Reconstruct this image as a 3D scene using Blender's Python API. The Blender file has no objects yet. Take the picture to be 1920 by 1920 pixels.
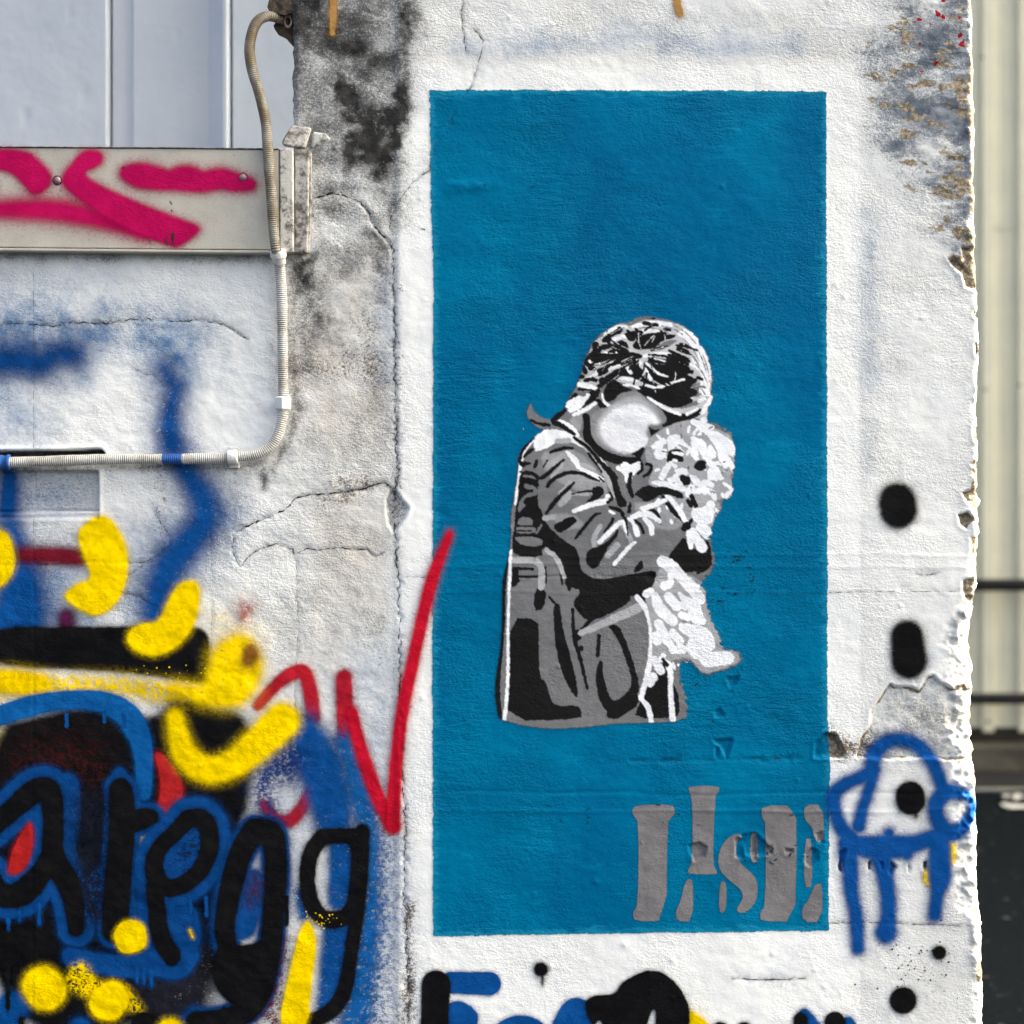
import bpy, math, numpy as np
from mathutils import Vector

# ------------------------------------------------------------------ camera, sky, sun, exposure
SC = bpy.context.scene
COL = SC.collection
S = 0.00075            # metres per photo pixel on the wall plane (y = 0)
D = 2.4                # camera distance from the wall
ZC = 1.25              # camera height
cam_d = bpy.data.cameras.new('camera')
cam = bpy.data.objects.new('camera', cam_d); COL.objects.link(cam)
cam.location = (0, -D, ZC); cam.rotation_euler = (math.radians(90), 0, 0)
cam_d.sensor_fit = 'HORIZONTAL'; cam_d.sensor_width = 36; cam_d.lens = 36*D/(1920*S)
cam_d.clip_start = 0.05; cam_d.clip_end = 500
cam_d.dof.use_dof = True; cam_d.dof.focus_distance = D; cam_d.dof.aperture_fstop = 3.8
SC.camera = cam

SUN = Vector((0.74, 0.21, 0.64)).normalized()
world = bpy.data.worlds.new('World'); SC.world = world; world.use_nodes = True
wn = world.node_tree.nodes; wl = world.node_tree.links
sky = wn.new('ShaderNodeTexSky'); sky.sky_type = 'NISHITA'; sky.sun_disc = False
sky.sun_elevation = math.asin(SUN.z); sky.sun_rotation = math.atan2(SUN.x, SUN.y)
sky.air_density = 0.22; sky.dust_density = 7.0; sky.ozone_density = 0.0
wl.new(sky.outputs[0], wn['Background'].inputs[0]); wn['Background'].inputs[1].default_value = 0.12
sun_d = bpy.data.lights.new('sun', 'SUN'); sun_d.energy = 3.2; sun_d.angle = math.radians(0.55); sun_d.color = (1, .95, .88)
sun = bpy.data.objects.new('sun', sun_d); COL.objects.link(sun)
sun.rotation_euler = (-SUN).to_track_quat('-Z', 'Y').to_euler(); sun.location = (6, 3, 8)
vs = SC.view_settings
vs.view_transform = 'Standard'; vs.look = 'None'; vs.exposure = 3.42; vs.gamma = 1
vs.use_white_balance = True; vs.white_balance_temperature = 7200; vs.white_balance_tint = -3   # shade white balance
SC.cycles.transparent_max_bounces = 48
SC.cycles.max_bounces = 6

# ------------------------------------------------------------------ helpers
def wx(px): return (np.asarray(px, float)-960)*S
def wz(py): return ZC+(960-np.asarray(py, float))*S
def at(px, py, y):
    k = (D+y)/D
    return Vector(((px-960)*S*k, y, ZC+(960-py)*S*k))

def tag(o, label=None, cat=None, group=None, kind=None):
    if label: o['label'] = label
    if cat: o['category'] = cat
    if group: o['group'] = group
    if kind: o['kind'] = kind
    return o

def mesh_obj(name, V, F, mat=None, parent=None, smooth=True, attrs=None):
    V = np.asarray(V, np.float32); me = bpy.data.meshes.new(name)
    if isinstance(F, np.ndarray):
        n, k = F.shape
        me.vertices.add(len(V)); me.vertices.foreach_set('co', V.ravel())
        me.loops.add(n*k); me.loops.foreach_set('vertex_index', F.astype(np.int32).ravel())
        me.polygons.add(n); me.polygons.foreach_set('loop_start', np.arange(0, n*k, k, dtype=np.int32))
        me.update(calc_edges=True)
    else:
        me.from_pydata([tuple(map(float, v)) for v in V], [], F); me.update()
    if smooth: me.polygons.foreach_set('use_smooth', np.ones(len(me.polygons), bool))
    for k, a in (attrs or {}).items():
        a = np.asarray(a, np.float32)
        if a.ndim == 1:
            at_ = me.attributes.new(k, 'FLOAT', 'POINT'); at_.data.foreach_set('value', a)
        else:
            at_ = me.attributes.new(k, 'FLOAT_COLOR', 'POINT'); at_.data.foreach_set('color', a.ravel())
    if mat: me.materials.append(mat)
    o = bpy.data.objects.new(name, me); COL.objects.link(o)
    if parent: o.parent = parent
    return o

def empty(name, loc=(0, 0, 0)):
    o = bpy.data.objects.new(name, None); o.empty_display_size = .05; o.location = loc; COL.objects.link(o); return o

_R = {}
def vnoise(x, y, seed):
    key = seed % 97
    if key not in _R: _R[key] = np.random.RandomState(1000+key).rand(256, 256)
    T = _R[key]
    xi = np.floor(x).astype(int); yi = np.floor(y).astype(int); fx = x-xi; fy = y-yi
    fx = fx*fx*(3-2*fx); fy = fy*fy*(3-2*fy)
    a = T[xi & 255, yi & 255]; b = T[(xi+1) & 255, yi & 255]; c = T[xi & 255, (yi+1) & 255]; d = T[(xi+1) & 255, (yi+1) & 255]
    return (a*(1-fx)+b*fx)*(1-fy)+(c*(1-fx)+d*fx)*fy
def fbm(x, y, sx, sy, seed, octv=4, rough=.55):
    r = np.zeros(np.broadcast(x, y).shape); amp = 1; tot = 0
    for k in range(octv):
        r = r+amp*vnoise(x/sx*2**k+17.3*k, y/sy*2**k+5.1*k, seed+k); tot += amp; amp *= rough
    return r/tot-.5
def sstep(a, b, x):
    t = np.clip((x-a)/(b-a), 0, 1); return t*t*(3-2*t)

def frame(o, s): return (o[0], o[1], s)
F0 = (0, 0, 1)
Z1 = (0, 0, 1/3); Z2 = (0, 560, 1/3); Z3 = (0, 1140, 800/1920)
Z4 = (500, 0, 1/3); Z5 = (1400, 0, 520/1920); Z6 = (1500, 480, 520/1920); Z7 = (1400, 1000, 520/1920); Z8 = (1400, 1400, 520/1920)
ZB = (760, 1360, .4375); ZT = (400, 600, 550/1920)
FA = (920, 580, 500/1920); FB = (920, 960, 500/1920); FH = (1060, 590, 300/1920); FD = (1160, 770, .125); FJ = (940, 850, 260/1920)
ZL = (0, 1680, .25)
def PT(f, s):
    """'x,y[,r] x,y[,r] ...' in zoom coordinates -> photo pixels"""
    out = []
    for t in s.split():
        v = [float(q) for q in t.split(',')]
        p = [f[0]+v[0]*f[2], f[1]+v[1]*f[2]]
        if len(v) > 2: p.append(v[2]*f[2])
        out.append(p)
    return np.array(out)

def chaikin(P, n, closed=True):
    for _ in range(n):
        Q = np.roll(P, -1, 0) if closed else P[1:]
        A = P if closed else P[:-1]
        N = np.empty((2*len(A), P.shape[1])); N[0::2] = .75*A+.25*Q; N[1::2] = .25*A+.75*Q
        if not closed: N = np.vstack([P[:1], N, P[-1:]])
        P = N
    return P
def sd_poly(X, Y, P):
    d2 = np.full(X.shape, 1e12); inside = np.zeros(X.shape, bool)
    for (x0, y0), (x1, y1) in zip(P[:, :2], np.roll(P[:, :2], -1, 0)):
        ex, ey = x1-x0, y1-y0; L = ex*ex+ey*ey+1e-12
        t = np.clip(((X-x0)*ex+(Y-y0)*ey)/L, 0, 1)
        d2 = np.minimum(d2, (X-x0-t*ex)**2+(Y-y0-t*ey)**2)
        if y0 != y1:
            c = ((y0 > Y) != (y1 > Y)) & (X < ex*(Y-y0)/ey+x0)
            inside ^= c
    d = np.sqrt(d2); return np.where(inside, -d, d)
def sd_line(X, Y, P):
    d = np.full(X.shape, 1e6)
    if len(P) == 1:
        return np.hypot(X-P[0, 0], Y-P[0, 1])-P[0, 2]
    for a, b in zip(P[:-1], P[1:]):
        ex, ey = b[0]-a[0], b[1]-a[1]; L = ex*ex+ey*ey+1e-9
        t = np.clip(((X-a[0])*ex+(Y-a[1])*ey)/L, 0, 1)
        d = np.minimum(d, np.hypot(X-a[0]-t*ex, Y-a[1]-t*ey)-(a[2]+t*(b[2]-a[2])))
    return d

# ------------------------------------------------------------------ node helpers
def new_mat(name):
    m = bpy.data.materials.new(name); m.use_nodes = True
    nt = m.node_tree; b = nt.nodes['Principled BSDF']; return m, nt, b
class NB:
    def __init__(s, nt): s.nt = nt; s.n = nt.nodes; s.l = nt.links
    def val(s, sock, v):
        if hasattr(v, 'is_linked') or isinstance(v, bpy.types.NodeSocket): s.l.new(v, sock)
        elif isinstance(v, (tuple, list)) and len(v) == 3 and sock.type == 'RGBA': sock.default_value = (*v, 1)
        else: sock.default_value = v
    def math(s, op, a, b=0.0, c=0.0, clamp=False):
        n = s.n.new('ShaderNodeMath'); n.operation = op; n.use_clamp = clamp
        s.val(n.inputs[0], a); s.val(n.inputs[1], b); s.val(n.inputs[2], c); return n.outputs[0]
    def mix(s, f, a, b, mode='MIX'):
        n = s.n.new('ShaderNodeMix'); n.data_type = 'RGBA'; n.blend_type = mode; n.clamp_factor = True
        s.val(n.inputs[0], f); s.val(n.inputs[6], a); s.val(n.inputs[7], b); return n.outputs[2]
    def ramp(s, x, a, b, c=0., d=1., smooth=True):
        n = s.n.new('ShaderNodeMapRange'); n.clamp = True
        if smooth: n.interpolation_type = 'SMOOTHSTEP'
        s.val(n.inputs[0], x); s.val(n.inputs[1], a); s.val(n.inputs[2], b); s.val(n.inputs[3], c); s.val(n.inputs[4], d); return n.outputs[0]
    def pos(s, sx=1, sy=1, sz=1, rot=(0, 0, 0)):
        tc = s.n.new('ShaderNodeTexCoord'); mp = s.n.new('ShaderNodeMapping')
        mp.inputs['Scale'].default_value = (sx, sy, sz); mp.inputs['Rotation'].default_value = rot
        s.l.new(tc.outputs['Object'], mp.inputs[0]); return mp.outputs[0]
    def noise(s, scale, detail=3, rough=.55, vec=None, dist=0):
        n = s.n.new('ShaderNodeTexNoise'); n.inputs['Scale'].default_value = scale; n.inputs['Detail'].default_value = detail
        n.inputs['Roughness'].default_value = rough; n.inputs['Distortion'].default_value = dist
        s.l.new(vec if vec is not None else s.pos(), n.inputs['Vector']); return n.outputs[0]
    def attr(s, name):
        n = s.n.new('ShaderNodeAttribute'); n.attribute_name = name; return n
    def sep(s, c):
        n = s.n.new('ShaderNodeSeparateColor'); s.l.new(c, n.inputs[0]); return n.outputs
    def bump(s, h, strength, dist, prev=None):
        n = s.n.new('ShaderNodeBump'); s.val(n.inputs['Strength'], strength); n.inputs['Distance'].default_value = dist
        s.l.new(h, n.inputs['Height'])
        if prev is not None: s.l.new(prev, n.inputs['Normal'])
        return n.outputs[0]

# fine plaster relief shared by the wall and every coat of paint on it
def relief_group():
    g = bpy.data.node_groups.new('plaster_relief', 'ShaderNodeTree')
    g.interface.new_socket('Brush', in_out='INPUT', socket_type='NodeSocketFloat')
    g.interface.new_socket('Rough', in_out='INPUT', socket_type='NodeSocketFloat')
    g.interface.new_socket('Normal', in_out='OUTPUT', socket_type='NodeSocketVector')
    g.interface.new_socket('Height', in_out='OUTPUT', socket_type='NodeSocketFloat')
    b = NB(g); gi = g.nodes.new('NodeGroupInput'); go = g.nodes.new('NodeGroupOutput')
    n1 = b.noise(300, 3, .6, b.pos(.75, 1, 1.1, (0, .12, 0)))
    n2 = b.noise(95, 3, .55); n4 = b.noise(720, 2, .6)
    n3 = b.noise(70, 4, .65, b.pos(.4, 1, 2.2, (0, .16, 0)), .6)
    h = b.math('ADD', b.math('MULTIPLY', n1, .55), b.math('MULTIPLY', n2, .22))
    h = b.math('ADD', h, b.math('MULTIPLY', n4, .22))
    h = b.math('ADD', h, b.math('MULTIPLY', n3, b.math('MULTIPLY', gi.outputs[0], b.ramp(b.noise(4.2, 3, .6, b.pos(1, 1, 1.4)), .46, .66, .25, 1.35))))
    pm = b.ramp(b.noise(5.5, 3, .6), .40, .62, .30, 1.)
    st = b.math('MULTIPLY', b.math('ADD', .72, b.math('MULTIPLY', gi.outputs[1], .28), clamp=True), pm)
    nrm = b.bump(h, st, .0050)
    b.l.new(nrm, go.inputs[0]); b.l.new(n1, go.inputs[1])
    return g
RELIEF = relief_group()
def relief(b, brush=.25, rough=0.):
    n = b.n.new('ShaderNodeGroup'); n.node_tree = RELIEF
    b.val(n.inputs[0], brush); b.val(n.inputs[1], rough); return n.outputs[0], n.outputs[1]

# ------------------------------------------------------------------ wall surface raster (photo pixels, 3 px cells)
ST = 3.0
GX = np.arange(-360, 1861, ST); GY = np.arange(-180, 2101, ST)
PXg, PYg = np.meshgrid(GX, GY)          # [row, col]
edge_pts = np.array([(-60, 1819), (0, 1820), (30, 1823), (120, 1822), (130, 1825), (300, 1826), (420, 1829), (480, 1830), (560, 1832), (660, 1835), (700, 1832),
    (760, 1830), (830, 1833), (900, 1834), (960, 1833), (1040, 1832), (1090, 1832), (1110, 1829), (1150, 1826), (1200, 1825), (1230, 1828), (1260, 1832), (1400, 1834),
    (1450, 1835), (1500, 1838), (1600, 1838), (1640, 1839), (1700, 1840), (1740, 1843), (1800, 1844), (1870, 1845), (1980, 1848)], float)
def EDGE(py):
    e = np.interp(py, edge_pts[:, 0], edge_pts[:, 1])
    return e+(fbm(np.asarray(py)*1.0, np.asarray(py)*0+3.3, 60, 10, 5, 5, .72)*5-3.5*sstep(.16, .3, fbm(np.asarray(py)*1.0, np.asarray(py)*0+7.7, 34, 10, 6, 3)))
rad_pts = np.array([(-60, 10), (250, 12), (450, 13), (520, 7), (800, 7), (900, 13), (1100, 18), (1170, 44), (1260, 56), (1350, 60), (1450, 56), (1520, 46), (1600, 40), (1700, 36), (1800, 20), (1980, 18)], float)
def RAD(py): return np.interp(py, rad_pts[:, 0], rad_pts[:, 1])*(1+.9*fbm(np.asarray(py)*1.0, np.asarray(py)*0+9.1, 40, 10, 9, 3))

H = np.zeros(PXg.shape)                 # height towards the viewer, metres
H += fbm(PXg, PYg, 420, 420, 11, 3)*.008 + fbm(PXg, PYg, 60, 46, 12, 3)*.0016 + fbm(PXg, PYg, 14, 12, 13, 2)*.0006
lft = sstep(760, 700, PXg)              # older, lumpier render left of the long crack
H += lft*(fbm(PXg, PYg, 34, 26, 14, 5, .6)*.0026)
H += sstep(735, 752, PXg)*.002          # thicker coat on the mural pillar
# cracks: (polyline, width px, depth m, grime, wander)
CR = [
 (np.vstack([PT(F0, '738,455 736,500 739,560 740,600'), PT(ZT, '1187,300 1195,560 1195,750 1205,900 1210,1000 1190,1100 1180,1250 1180,1390 1195,1450 1195,1600 1215,1700 1210,1830 1215,1920'), PT(Z3, '1800,60 1800,350 1810,750 1825,1000 1820,1300 1830,1500 1840,1700 1842,1900')]), 2.2, .0030, .62, 4.0),
 (PT(Z4, '250,1120 370,1085 440,1100 530,1140 580,1200 600,1270 660,1330 690,1370 715,1420'), 2.6, .004, .9, 2),
 (PT(Z4, '690,1290 700,1220 750,1120 820,1030 920,950 950,810 1000,760 1040,680 1060,600 1100,560 1145,500 1170,430 1195,340 1220,230 1170,170'), 1.6, .0022, .6, 2),
 (PT(Z4, '1105,0 1095,80 1105,180 1125,310'), 1.3, .0015, .5, 1.5),
 (PT(ZT, '150,1390 260,1330 380,1280 470,1240 510,1200 540,1165 620,1145 740,1135 870,1125 980,1105 1080,1070 1120,1065 1170,1100'), 2.4, .004, .8, 2),
 (PT(ZT, '130,1400 125,1520 175,1615 240,1540 300,1500 410,1465 520,1500 530,1535 620,1495 700,1505 830,1490 900,1500 1000,1500 1060,1550 1110,1520'), 1.8, .0028, .65, 1.5),
 (PT(Z2, '-60,150 150,140 300,155 380,130 560,140 700,120 800,110 900,120 1000,125 1150,120 1270,150 1320,180 1390,230'), 2.0, .003, .55, 2),
 (PT(Z2, '-60,1500 150,1495 360,1490 560,1480 720,1490 850,1480 960,1380 960,1340 910,1270 880,1200 880,1150'), 1.4, .002, .5, 1.5),
 (PT(Z2, '700,1660 780,1670 830,1710 870,1730'), 1.2, .0018, .5, 1),
 (PT(Z2, '750,390 800,420 860,430 900,470'), 1.0, .0015, .3, 1),
 (PT(Z2, '720,1560 800,1500 880,1440'), 1.0, .0015, .4, 1),
 (PT(Z7, '-700,300 0,405 300,412 550,410 700,405 1000,400 1200,400 1520,402'), 1.2, .0014, .3, 1),
 (PT(F0, '750,1082 840,1082 1000,1081 1240,1080'), 1.4, .0016, .15, 1),
 (PT(ZB, '965,152 1100,152 1420,145 1690,140'), 1.9, .003, .8, 1),
 (PT(Z8, '580,1222 800,1215 1100,1225 1480,1240'), 1.3, .0016, .6, 1),
 (PT(F0, '1370,1834 1440,1836 1510,1834'), 1.8, .0015, .75, 1),
 (PT(F0, '63,500 62,700 64,840 62,1000 64,1200 62,1500 63,1940'), 1.2, .0013, .12, .6),
 (PT(F0, '393,960 398,1080 396,1240'), 1.0, .0009, .12, .6),
 (PT(F0, '555,1050 560,1180 552,1290 556,1400'), 1.2, .0014, .25, 2),
 (PT(Z7, '1160,280 1220,290 1330,275'), 1.3, .0015, .7, 1),
]
rs = np.random.RandomState(7)
def wander(P, amp, step=5):
    out = [P[0, :2]]
    for a, b in zip(P[:-1, :2], P[1:, :2]):
        n = max(1, int(np.hypot(*(b-a))/step))
        for k in range(1, n+1):
            p = a+(b-a)*k/n
            out.append(p+rs.uniform(-amp, amp, 2)*(0.8 if k < n else .4))
    return np.array(out)
CRW = []
dirt_shade = np.zeros(PXg.shape); brown = np.zeros(PXg.shape); bare = np.zeros(PXg.shape); bluew = np.zeros(PXg.shape)  # first mask holds real soiling plus some painted shade
slate = np.zeros(PXg.shape); red = np.zeros(PXg.shape); yellow = np.zeros(PXg.shape); warm = np.zeros(PXg.shape)
def sub(x0, y0, x1, y1):
    c0, c1 = np.searchsorted(GX, [x0, x1]); r0, r1 = np.searchsorted(GY, [y0, y1]); return np.s_[max(r0, 0):r1, max(c0, 0):c1]
for P, w, dep, gr, wa in CR:
    W = wander(P, wa); CRW.append((W, w, gr))
    sl = sub(W[:, 0].min()-40, W[:, 1].min()-40, W[:, 0].max()+40, W[:, 1].max()+40)
    d = sd_line(PXg[sl], PYg[sl], np.c_[W, np.zeros(len(W))])
    H[sl] -= dep*.55*np.exp(-(d/(w+.6))**2)*np.clip(.6+1.5*fbm(PXg[sl], PYg[sl], 30, 30, 31, 2), .1, 1.4)
    H[sl] -= dep*.5*sstep(.1, .3, fbm(PXg[sl], PYg[sl], 26, 26, 33, 3))*np.exp(-(d/9)**2)
    nn = np.clip(.55+1.6*fbm(PXg[sl], PYg[sl], 50, 50, 32, 3), 0, 1)
    dirt_shade[sl] = np.maximum(dirt_shade[sl], gr*nn*(.75*np.exp(-(d/3.2)**2)+.36*np.exp(-(d/20)**2)))
def paint(A, sdfun, P, val, soft, noise=.5, ns=30, seed=3, mode='max'):
    m = soft*2+40
    r = P[:, 2].max() if P.shape[1] > 2 else 0
    sl = sub(P[:, 0].min()-m-r, P[:, 1].min()-m-r, P[:, 0].max()+m+r, P[:, 1].max()+m+r)
    d = sdfun(PXg[sl], PYg[sl], P)+fbm(PXg[sl], PYg[sl], ns*1.3, ns*2.6, seed, 5, .62)*noise*2.4*soft
    a = val*sstep(soft*1.1, -soft*.8, d)*np.clip(.85+.9*fbm(PXg[sl], PYg[sl], 24, 24, seed+9, 4), 0, 1.1)
    A[sl] = np.maximum(A[sl], a) if mode == 'max' else A[sl]+a
    return sl, d
# --- recesses and chips in the render
def recess(P, depth, rough=0., soft=5, ragged=1.5):
    sl = sub(P[:, 0].min()-20, P[:, 1].min()-20, P[:, 0].max()+20, P[:, 1].max()+20)
    d = sd_poly(PXg[sl], PYg[sl], P)+fbm(PXg[sl], PYg[sl], 14, 14, 41, 3)*ragged*2
    k = sstep(soft*.5, -soft*.5, d)
    H[sl] += k*(-depth+fbm(PXg[sl], PYg[sl], 20, 18, 42, 4)*rough)
    H[sl] += np.exp(-((d-4)/4)**2)*depth*.12
    return sl, k, d
sl, k, d = recess(PT(F0, '-600,884 183,884 184,958 -600,970'), .012, .001, 2.5, .3); dirt_shade[sl] = np.maximum(dirt_shade[sl], k*.22)
sl, k, d = recess(PT(F0, '-600,852 100,845 190,842 197,850 100,856 -600,864'), .02, 0, 2.5, .5); dirt_shade[sl] = np.maximum(dirt_shade[sl], k*.95)  # dark fill paints the shade inside the slot above the conduit
recess(PT(F0, '-600,967 183,956 184,972 -600,980'), .005, .001, 4, .5)
CHIP_A = PT(Z7, '990,1040 1020,1060 1130,1060 1190,1085 1250,1000 1290,980 1330,1030 1420,1080 1500,1050 1530,1090 1620,1080 1620,1560 1370,1570 1300,1550 1000,1560 760,1545 800,1400 850,1330 860,1220 920,1130')
sl, k, d = recess(CHIP_A, .0045, .004, 4, 3)
bare[sl] = np.maximum(bare[sl], np.exp(-((d+3)/4)**2)*np.clip(.55+1.8*fbm(PXg[sl], PYg[sl], 30, 30, 47, 3), 0, .95))
dirt_shade[sl] = np.maximum(dirt_shade[sl], k*(.28+.7*fbm(PXg[sl], PYg[sl], 60, 50, 44, 3)))
CHIP_B = PT(Z7, '470,1550 480,1450 540,1380 610,1390 660,1480 680,1550')
sl, k, d = recess(CHIP_B, .008, .008, 4, 2); bare[sl] = np.maximum(bare[sl], k*.8); dirt_shade[sl] = np.maximum(dirt_shade[sl], k*.3)
for s_ in ('1120,-60 1230,-60 1230,240 1140,210 1125,100', '1130,1640 1240,1600 1240,1690 1160,1710', '1100,1790 1160,1770 1195,1830 1150,1890 1110,1860', '1185,1440 1240,1420 1240,1475', '1198,1190 1240,1180 1240,1270 1212,1285',
           '1020,20 1060,10 1120,60 1110,110 1060,70', '1205,600 1240,600 1240,690 1215,680', '1205,380 1240,380 1240,420 1210,420'):
    sl, k, d = recess(PT(Z6, s_), .006, .007, 4, 3); bare[sl] = np.maximum(bare[sl], k); dirt_shade[sl] = np.maximum(dirt_shade[sl], k*.38)
for s_ in ('1510,1200 1600,1180 1620,500 1540,300 1520,360', '1530,0 1620,0 1620,320 1560,310 1540,150'):
    pass
for s_ in ('1500,320 1620,320 1620,480 1540,480 1500,430', '1540,20 1620,20 1620,120 1560,150 1550,80', '1440,1060 1560,1040 1560,1090 1480,1110'):
    sl, k, d = recess(PT(Z7, s_), .004, .006, 4, 4); bare[sl] = np.maximum(bare[sl], k*.8); dirt_shade[sl] = np.maximum(dirt_shade[sl], k*.4)
# small flaked holes along the weak course at the signature
for s_ in ('30,640 70,620 60,780 30,760', '140,690 170,680 175,740 145,745', '260,700 320,715 320,735 265,735', '400,730 440,700 490,720 495,780 440,830 405,810', '480,600 520,590 525,660 490,655',
           '640,730 680,710 660,800 660,870 635,860', '840,800 860,790 855,850 838,850', '920,800 940,800 935,850', '1000,800 1040,830 990,885 985,860', '1120,810 1135,850 1122,870', '1225,800 1250,790 1240,880 1225,840', '-80,640 -60,630 -20,650 -30,770 -80,760'):
    sl, k, d = recess(PT(Z8, s_), .0035, .003, 3.5, 1.5); bare[sl] = np.maximum(bare[sl], k*.8); dirt_shade[sl] = np.maximum(dirt_shade[sl], k*.8)
for s_ in ('1215,510 1260,500 1290,520 1280,560 1240,580 1220,545', '1440,470 1500,460 1560,520 1550,555 1460,550', '1320,60 1400,60 1390,100 1375,140 1365,110 1330,75', '1330,90 1345,95 1340,140 1328,140'):
    sl, k, d = recess(PT(ZB, s_), .004, .004, 3.5, 1.5)
for s_ in ('1700,1200 1790,1180 1760,1240 1720,1260', '1610,1430 1650,1410 1680,1470 1620,1480'):
    recess(PT(FB, s_), .003, .003, 3.5, 1)
sl, k, d = recess(PT(ZT, '1130,1180 1160,1110 1200,1130 1280,1230 1250,1300 1180,1390 1140,1330'), .005, .005, 4, 2); dirt_shade[sl] = np.maximum(dirt_shade[sl], k*.5)
# ridges across the mural (old shuttering joints)
for y0, a in ((1040, .0004), (1062, .0005), (1110, .0004), (1486, -.0007), (1520, .0007)):
    yy = y0+fbm(PXg, PYg*0, 160, 10, 51+int(y0) % 7, 3)*14
    H += a*np.exp(-((PYg-yy)/3.2)**2)*sstep(790, 830, PXg)*(.6+.8*(fbm(PXg, PYg, 90, 90, 58, 2)+.5))
H += .0022*np.exp(-(((PXg-880)/40)**2+((PYg-350)/10)**2))*(1+2*fbm(PXg, PYg, 22, 9, 59, 3))
for k in range(70):
    bx_, by_ = rs.uniform(745, 1800), rs.uniform(0, 1900); r_ = rs.uniform(2, 5)
    sl = sub(bx_-20, by_-20, bx_+20, by_+20); H[sl] += .0012*np.exp(-(((PXg[sl]-bx_)/r_)**2+((PYg[sl]-by_)/r_)**2))
# right arris: rounded, broken, very rough
Eg = EDGE(PYg); Rg = RAD(PYg); tE = Eg-PXg
rw = sstep(1.35, .55, tE/Rg)
H += rw*np.clip(Rg/34, .32, 1)*(fbm(PXg, PYg, 30, 24, 61, 5, .66)*.024+fbm(PXg, PYg, 9, 9, 66, 2)*.005)
H -= np.where(tE < Rg, (Rg-np.sqrt(np.maximum(Rg**2-(Rg-np.clip(tE, 0, None))**2, 0)))*S*.85, 0)
toproughz = sstep(1690, 1790, PXg)*sstep(520, 380, PYg)
H += toproughz*fbm(PXg, PYg, 40, 14, 62, 4)*.006
# --- grime, stains, old paint and the painted contact shadow of the conduit
P4 = lambda s: PT(Z4, s)
for s_, v, so in (('400,400 520,440 560,560 700,560 790,420 800,600 750,900 720,1050 600,1000 430,960 380,850 420,700 400,560', .92, 45), ('720,-200 880,-200 860,150 790,330 760,420 730,250', .85, 45),
              ('380,-200 640,-200 700,200 600,220 430,150', .62, 50), ('190,-200 240,60 260,200 440,300 300,350 250,250 150,60', .75, 35), ('270,1120 500,1140 560,1250 400,1250 290,1200', .72, 40),
              ('560,1250 640,1330 690,1380 690,1480 620,1400', .7, 26), ('115,1440 270,1420 240,1640 160,1680 125,1600', .95, 30), ('130,-200 260,-200 230,900 150,700', .5, 40), ('240,1000 720,1050 720,1130 500,1090 260,1110', .6, 30), ('650,1040 760,1060 760,1180 700,1300 660,1200', .6, 30)):
    paint(dirt_shade, sd_poly, P4(s_), v*1.28, so*.8, .6, 26, 71)
sl = sub(540, -60, 790, 440); dirt_shade[sl] = np.maximum(dirt_shade[sl], (.50+.22*sstep(200, 60, PYg[sl]))*sstep(800, 740, PXg[sl])*sstep(480, 380, PYg[sl])*(1+1.6*fbm(PXg[sl], PYg[sl], 60, 60, 72, 3)))
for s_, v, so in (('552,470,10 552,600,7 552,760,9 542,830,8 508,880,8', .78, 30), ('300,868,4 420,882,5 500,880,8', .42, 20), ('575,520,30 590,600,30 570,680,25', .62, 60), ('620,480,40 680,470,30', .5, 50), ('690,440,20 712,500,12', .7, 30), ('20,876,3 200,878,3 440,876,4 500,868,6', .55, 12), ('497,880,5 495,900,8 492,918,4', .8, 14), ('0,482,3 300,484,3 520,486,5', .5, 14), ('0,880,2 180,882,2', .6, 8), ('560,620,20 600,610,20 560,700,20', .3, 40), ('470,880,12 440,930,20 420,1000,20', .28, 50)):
    paint(dirt_shade, sd_line, PT(F0, s_), v*1.25, so*.9, .7, 22, 73)  # strokes hugging the conduit mix dirt with its painted contact shadow
for s_, v, so in (('640,905,14 680,905,10', .55, 26), ('610,935,10 660,930,12', .5, 24), ('690,620,20 705,660,16 700,700,14', .6, 40), ('600,690,14 640,690,12 690,640,12', .5, 30), ('765,1700,8 766,1800,10 765,1960,10', .85, 22), ('742,480,5 744,700,6 746,900,8 742,1040,8', .4, 18), ('1545,1370,10 1575,1400,16 1620,1405,14', .95, 26), ('1240,1830,3 1300,1836,2', .0, 8), ('300,870,4 306,940,6 302,1000,4', .5, 16)):
    paint(brown, sd_line, PT(F0, s_), v, so, .7, 22, 74)
sl = sub(300, 470, 760, 1420); dirt_shade[sl] = np.maximum(dirt_shade[sl], sstep(752, 725, PXg[sl])*sstep(460, 600, PXg[sl])*sstep(1400, 1150, PYg[sl])*np.clip(.20+1.15*fbm(PXg[sl], PYg[sl], 80, 90, 69, 5, .65), 0, .5))
sl = sub(800, -60, 1640, 108); dirt_shade[sl] = np.maximum(dirt_shade[sl], sstep(106, 98, PYg[sl])*np.clip(.08+.5*fbm(PXg[sl], PYg[sl], 90, 40, 68, 4), 0, .3))
sl = sub(1600, 300, 1840, 1800); dirt_shade[sl] = np.maximum(dirt_shade[sl], sstep(1600, 1640, PXg[sl])*np.clip(.04+.45*fbm(PXg[sl], PYg[sl], 70, 60, 67, 4), 0, .25))
sl = sub(440, 430, 760, 1400); warm[sl] = np.maximum(warm[sl], .62*sstep(430, 560, PYg[sl])*sstep(748, 705, PXg[sl])*sstep(480, 620, PXg[sl]+90*fbm(PXg[sl], PYg[sl], 70, 90, 70, 3))*sstep(1330, 1050, PYg[sl])*np.clip(.8+2.2*fbm(PXg[sl], PYg[sl], 90, 110, 75, 4), 0, 1.3))
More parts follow.
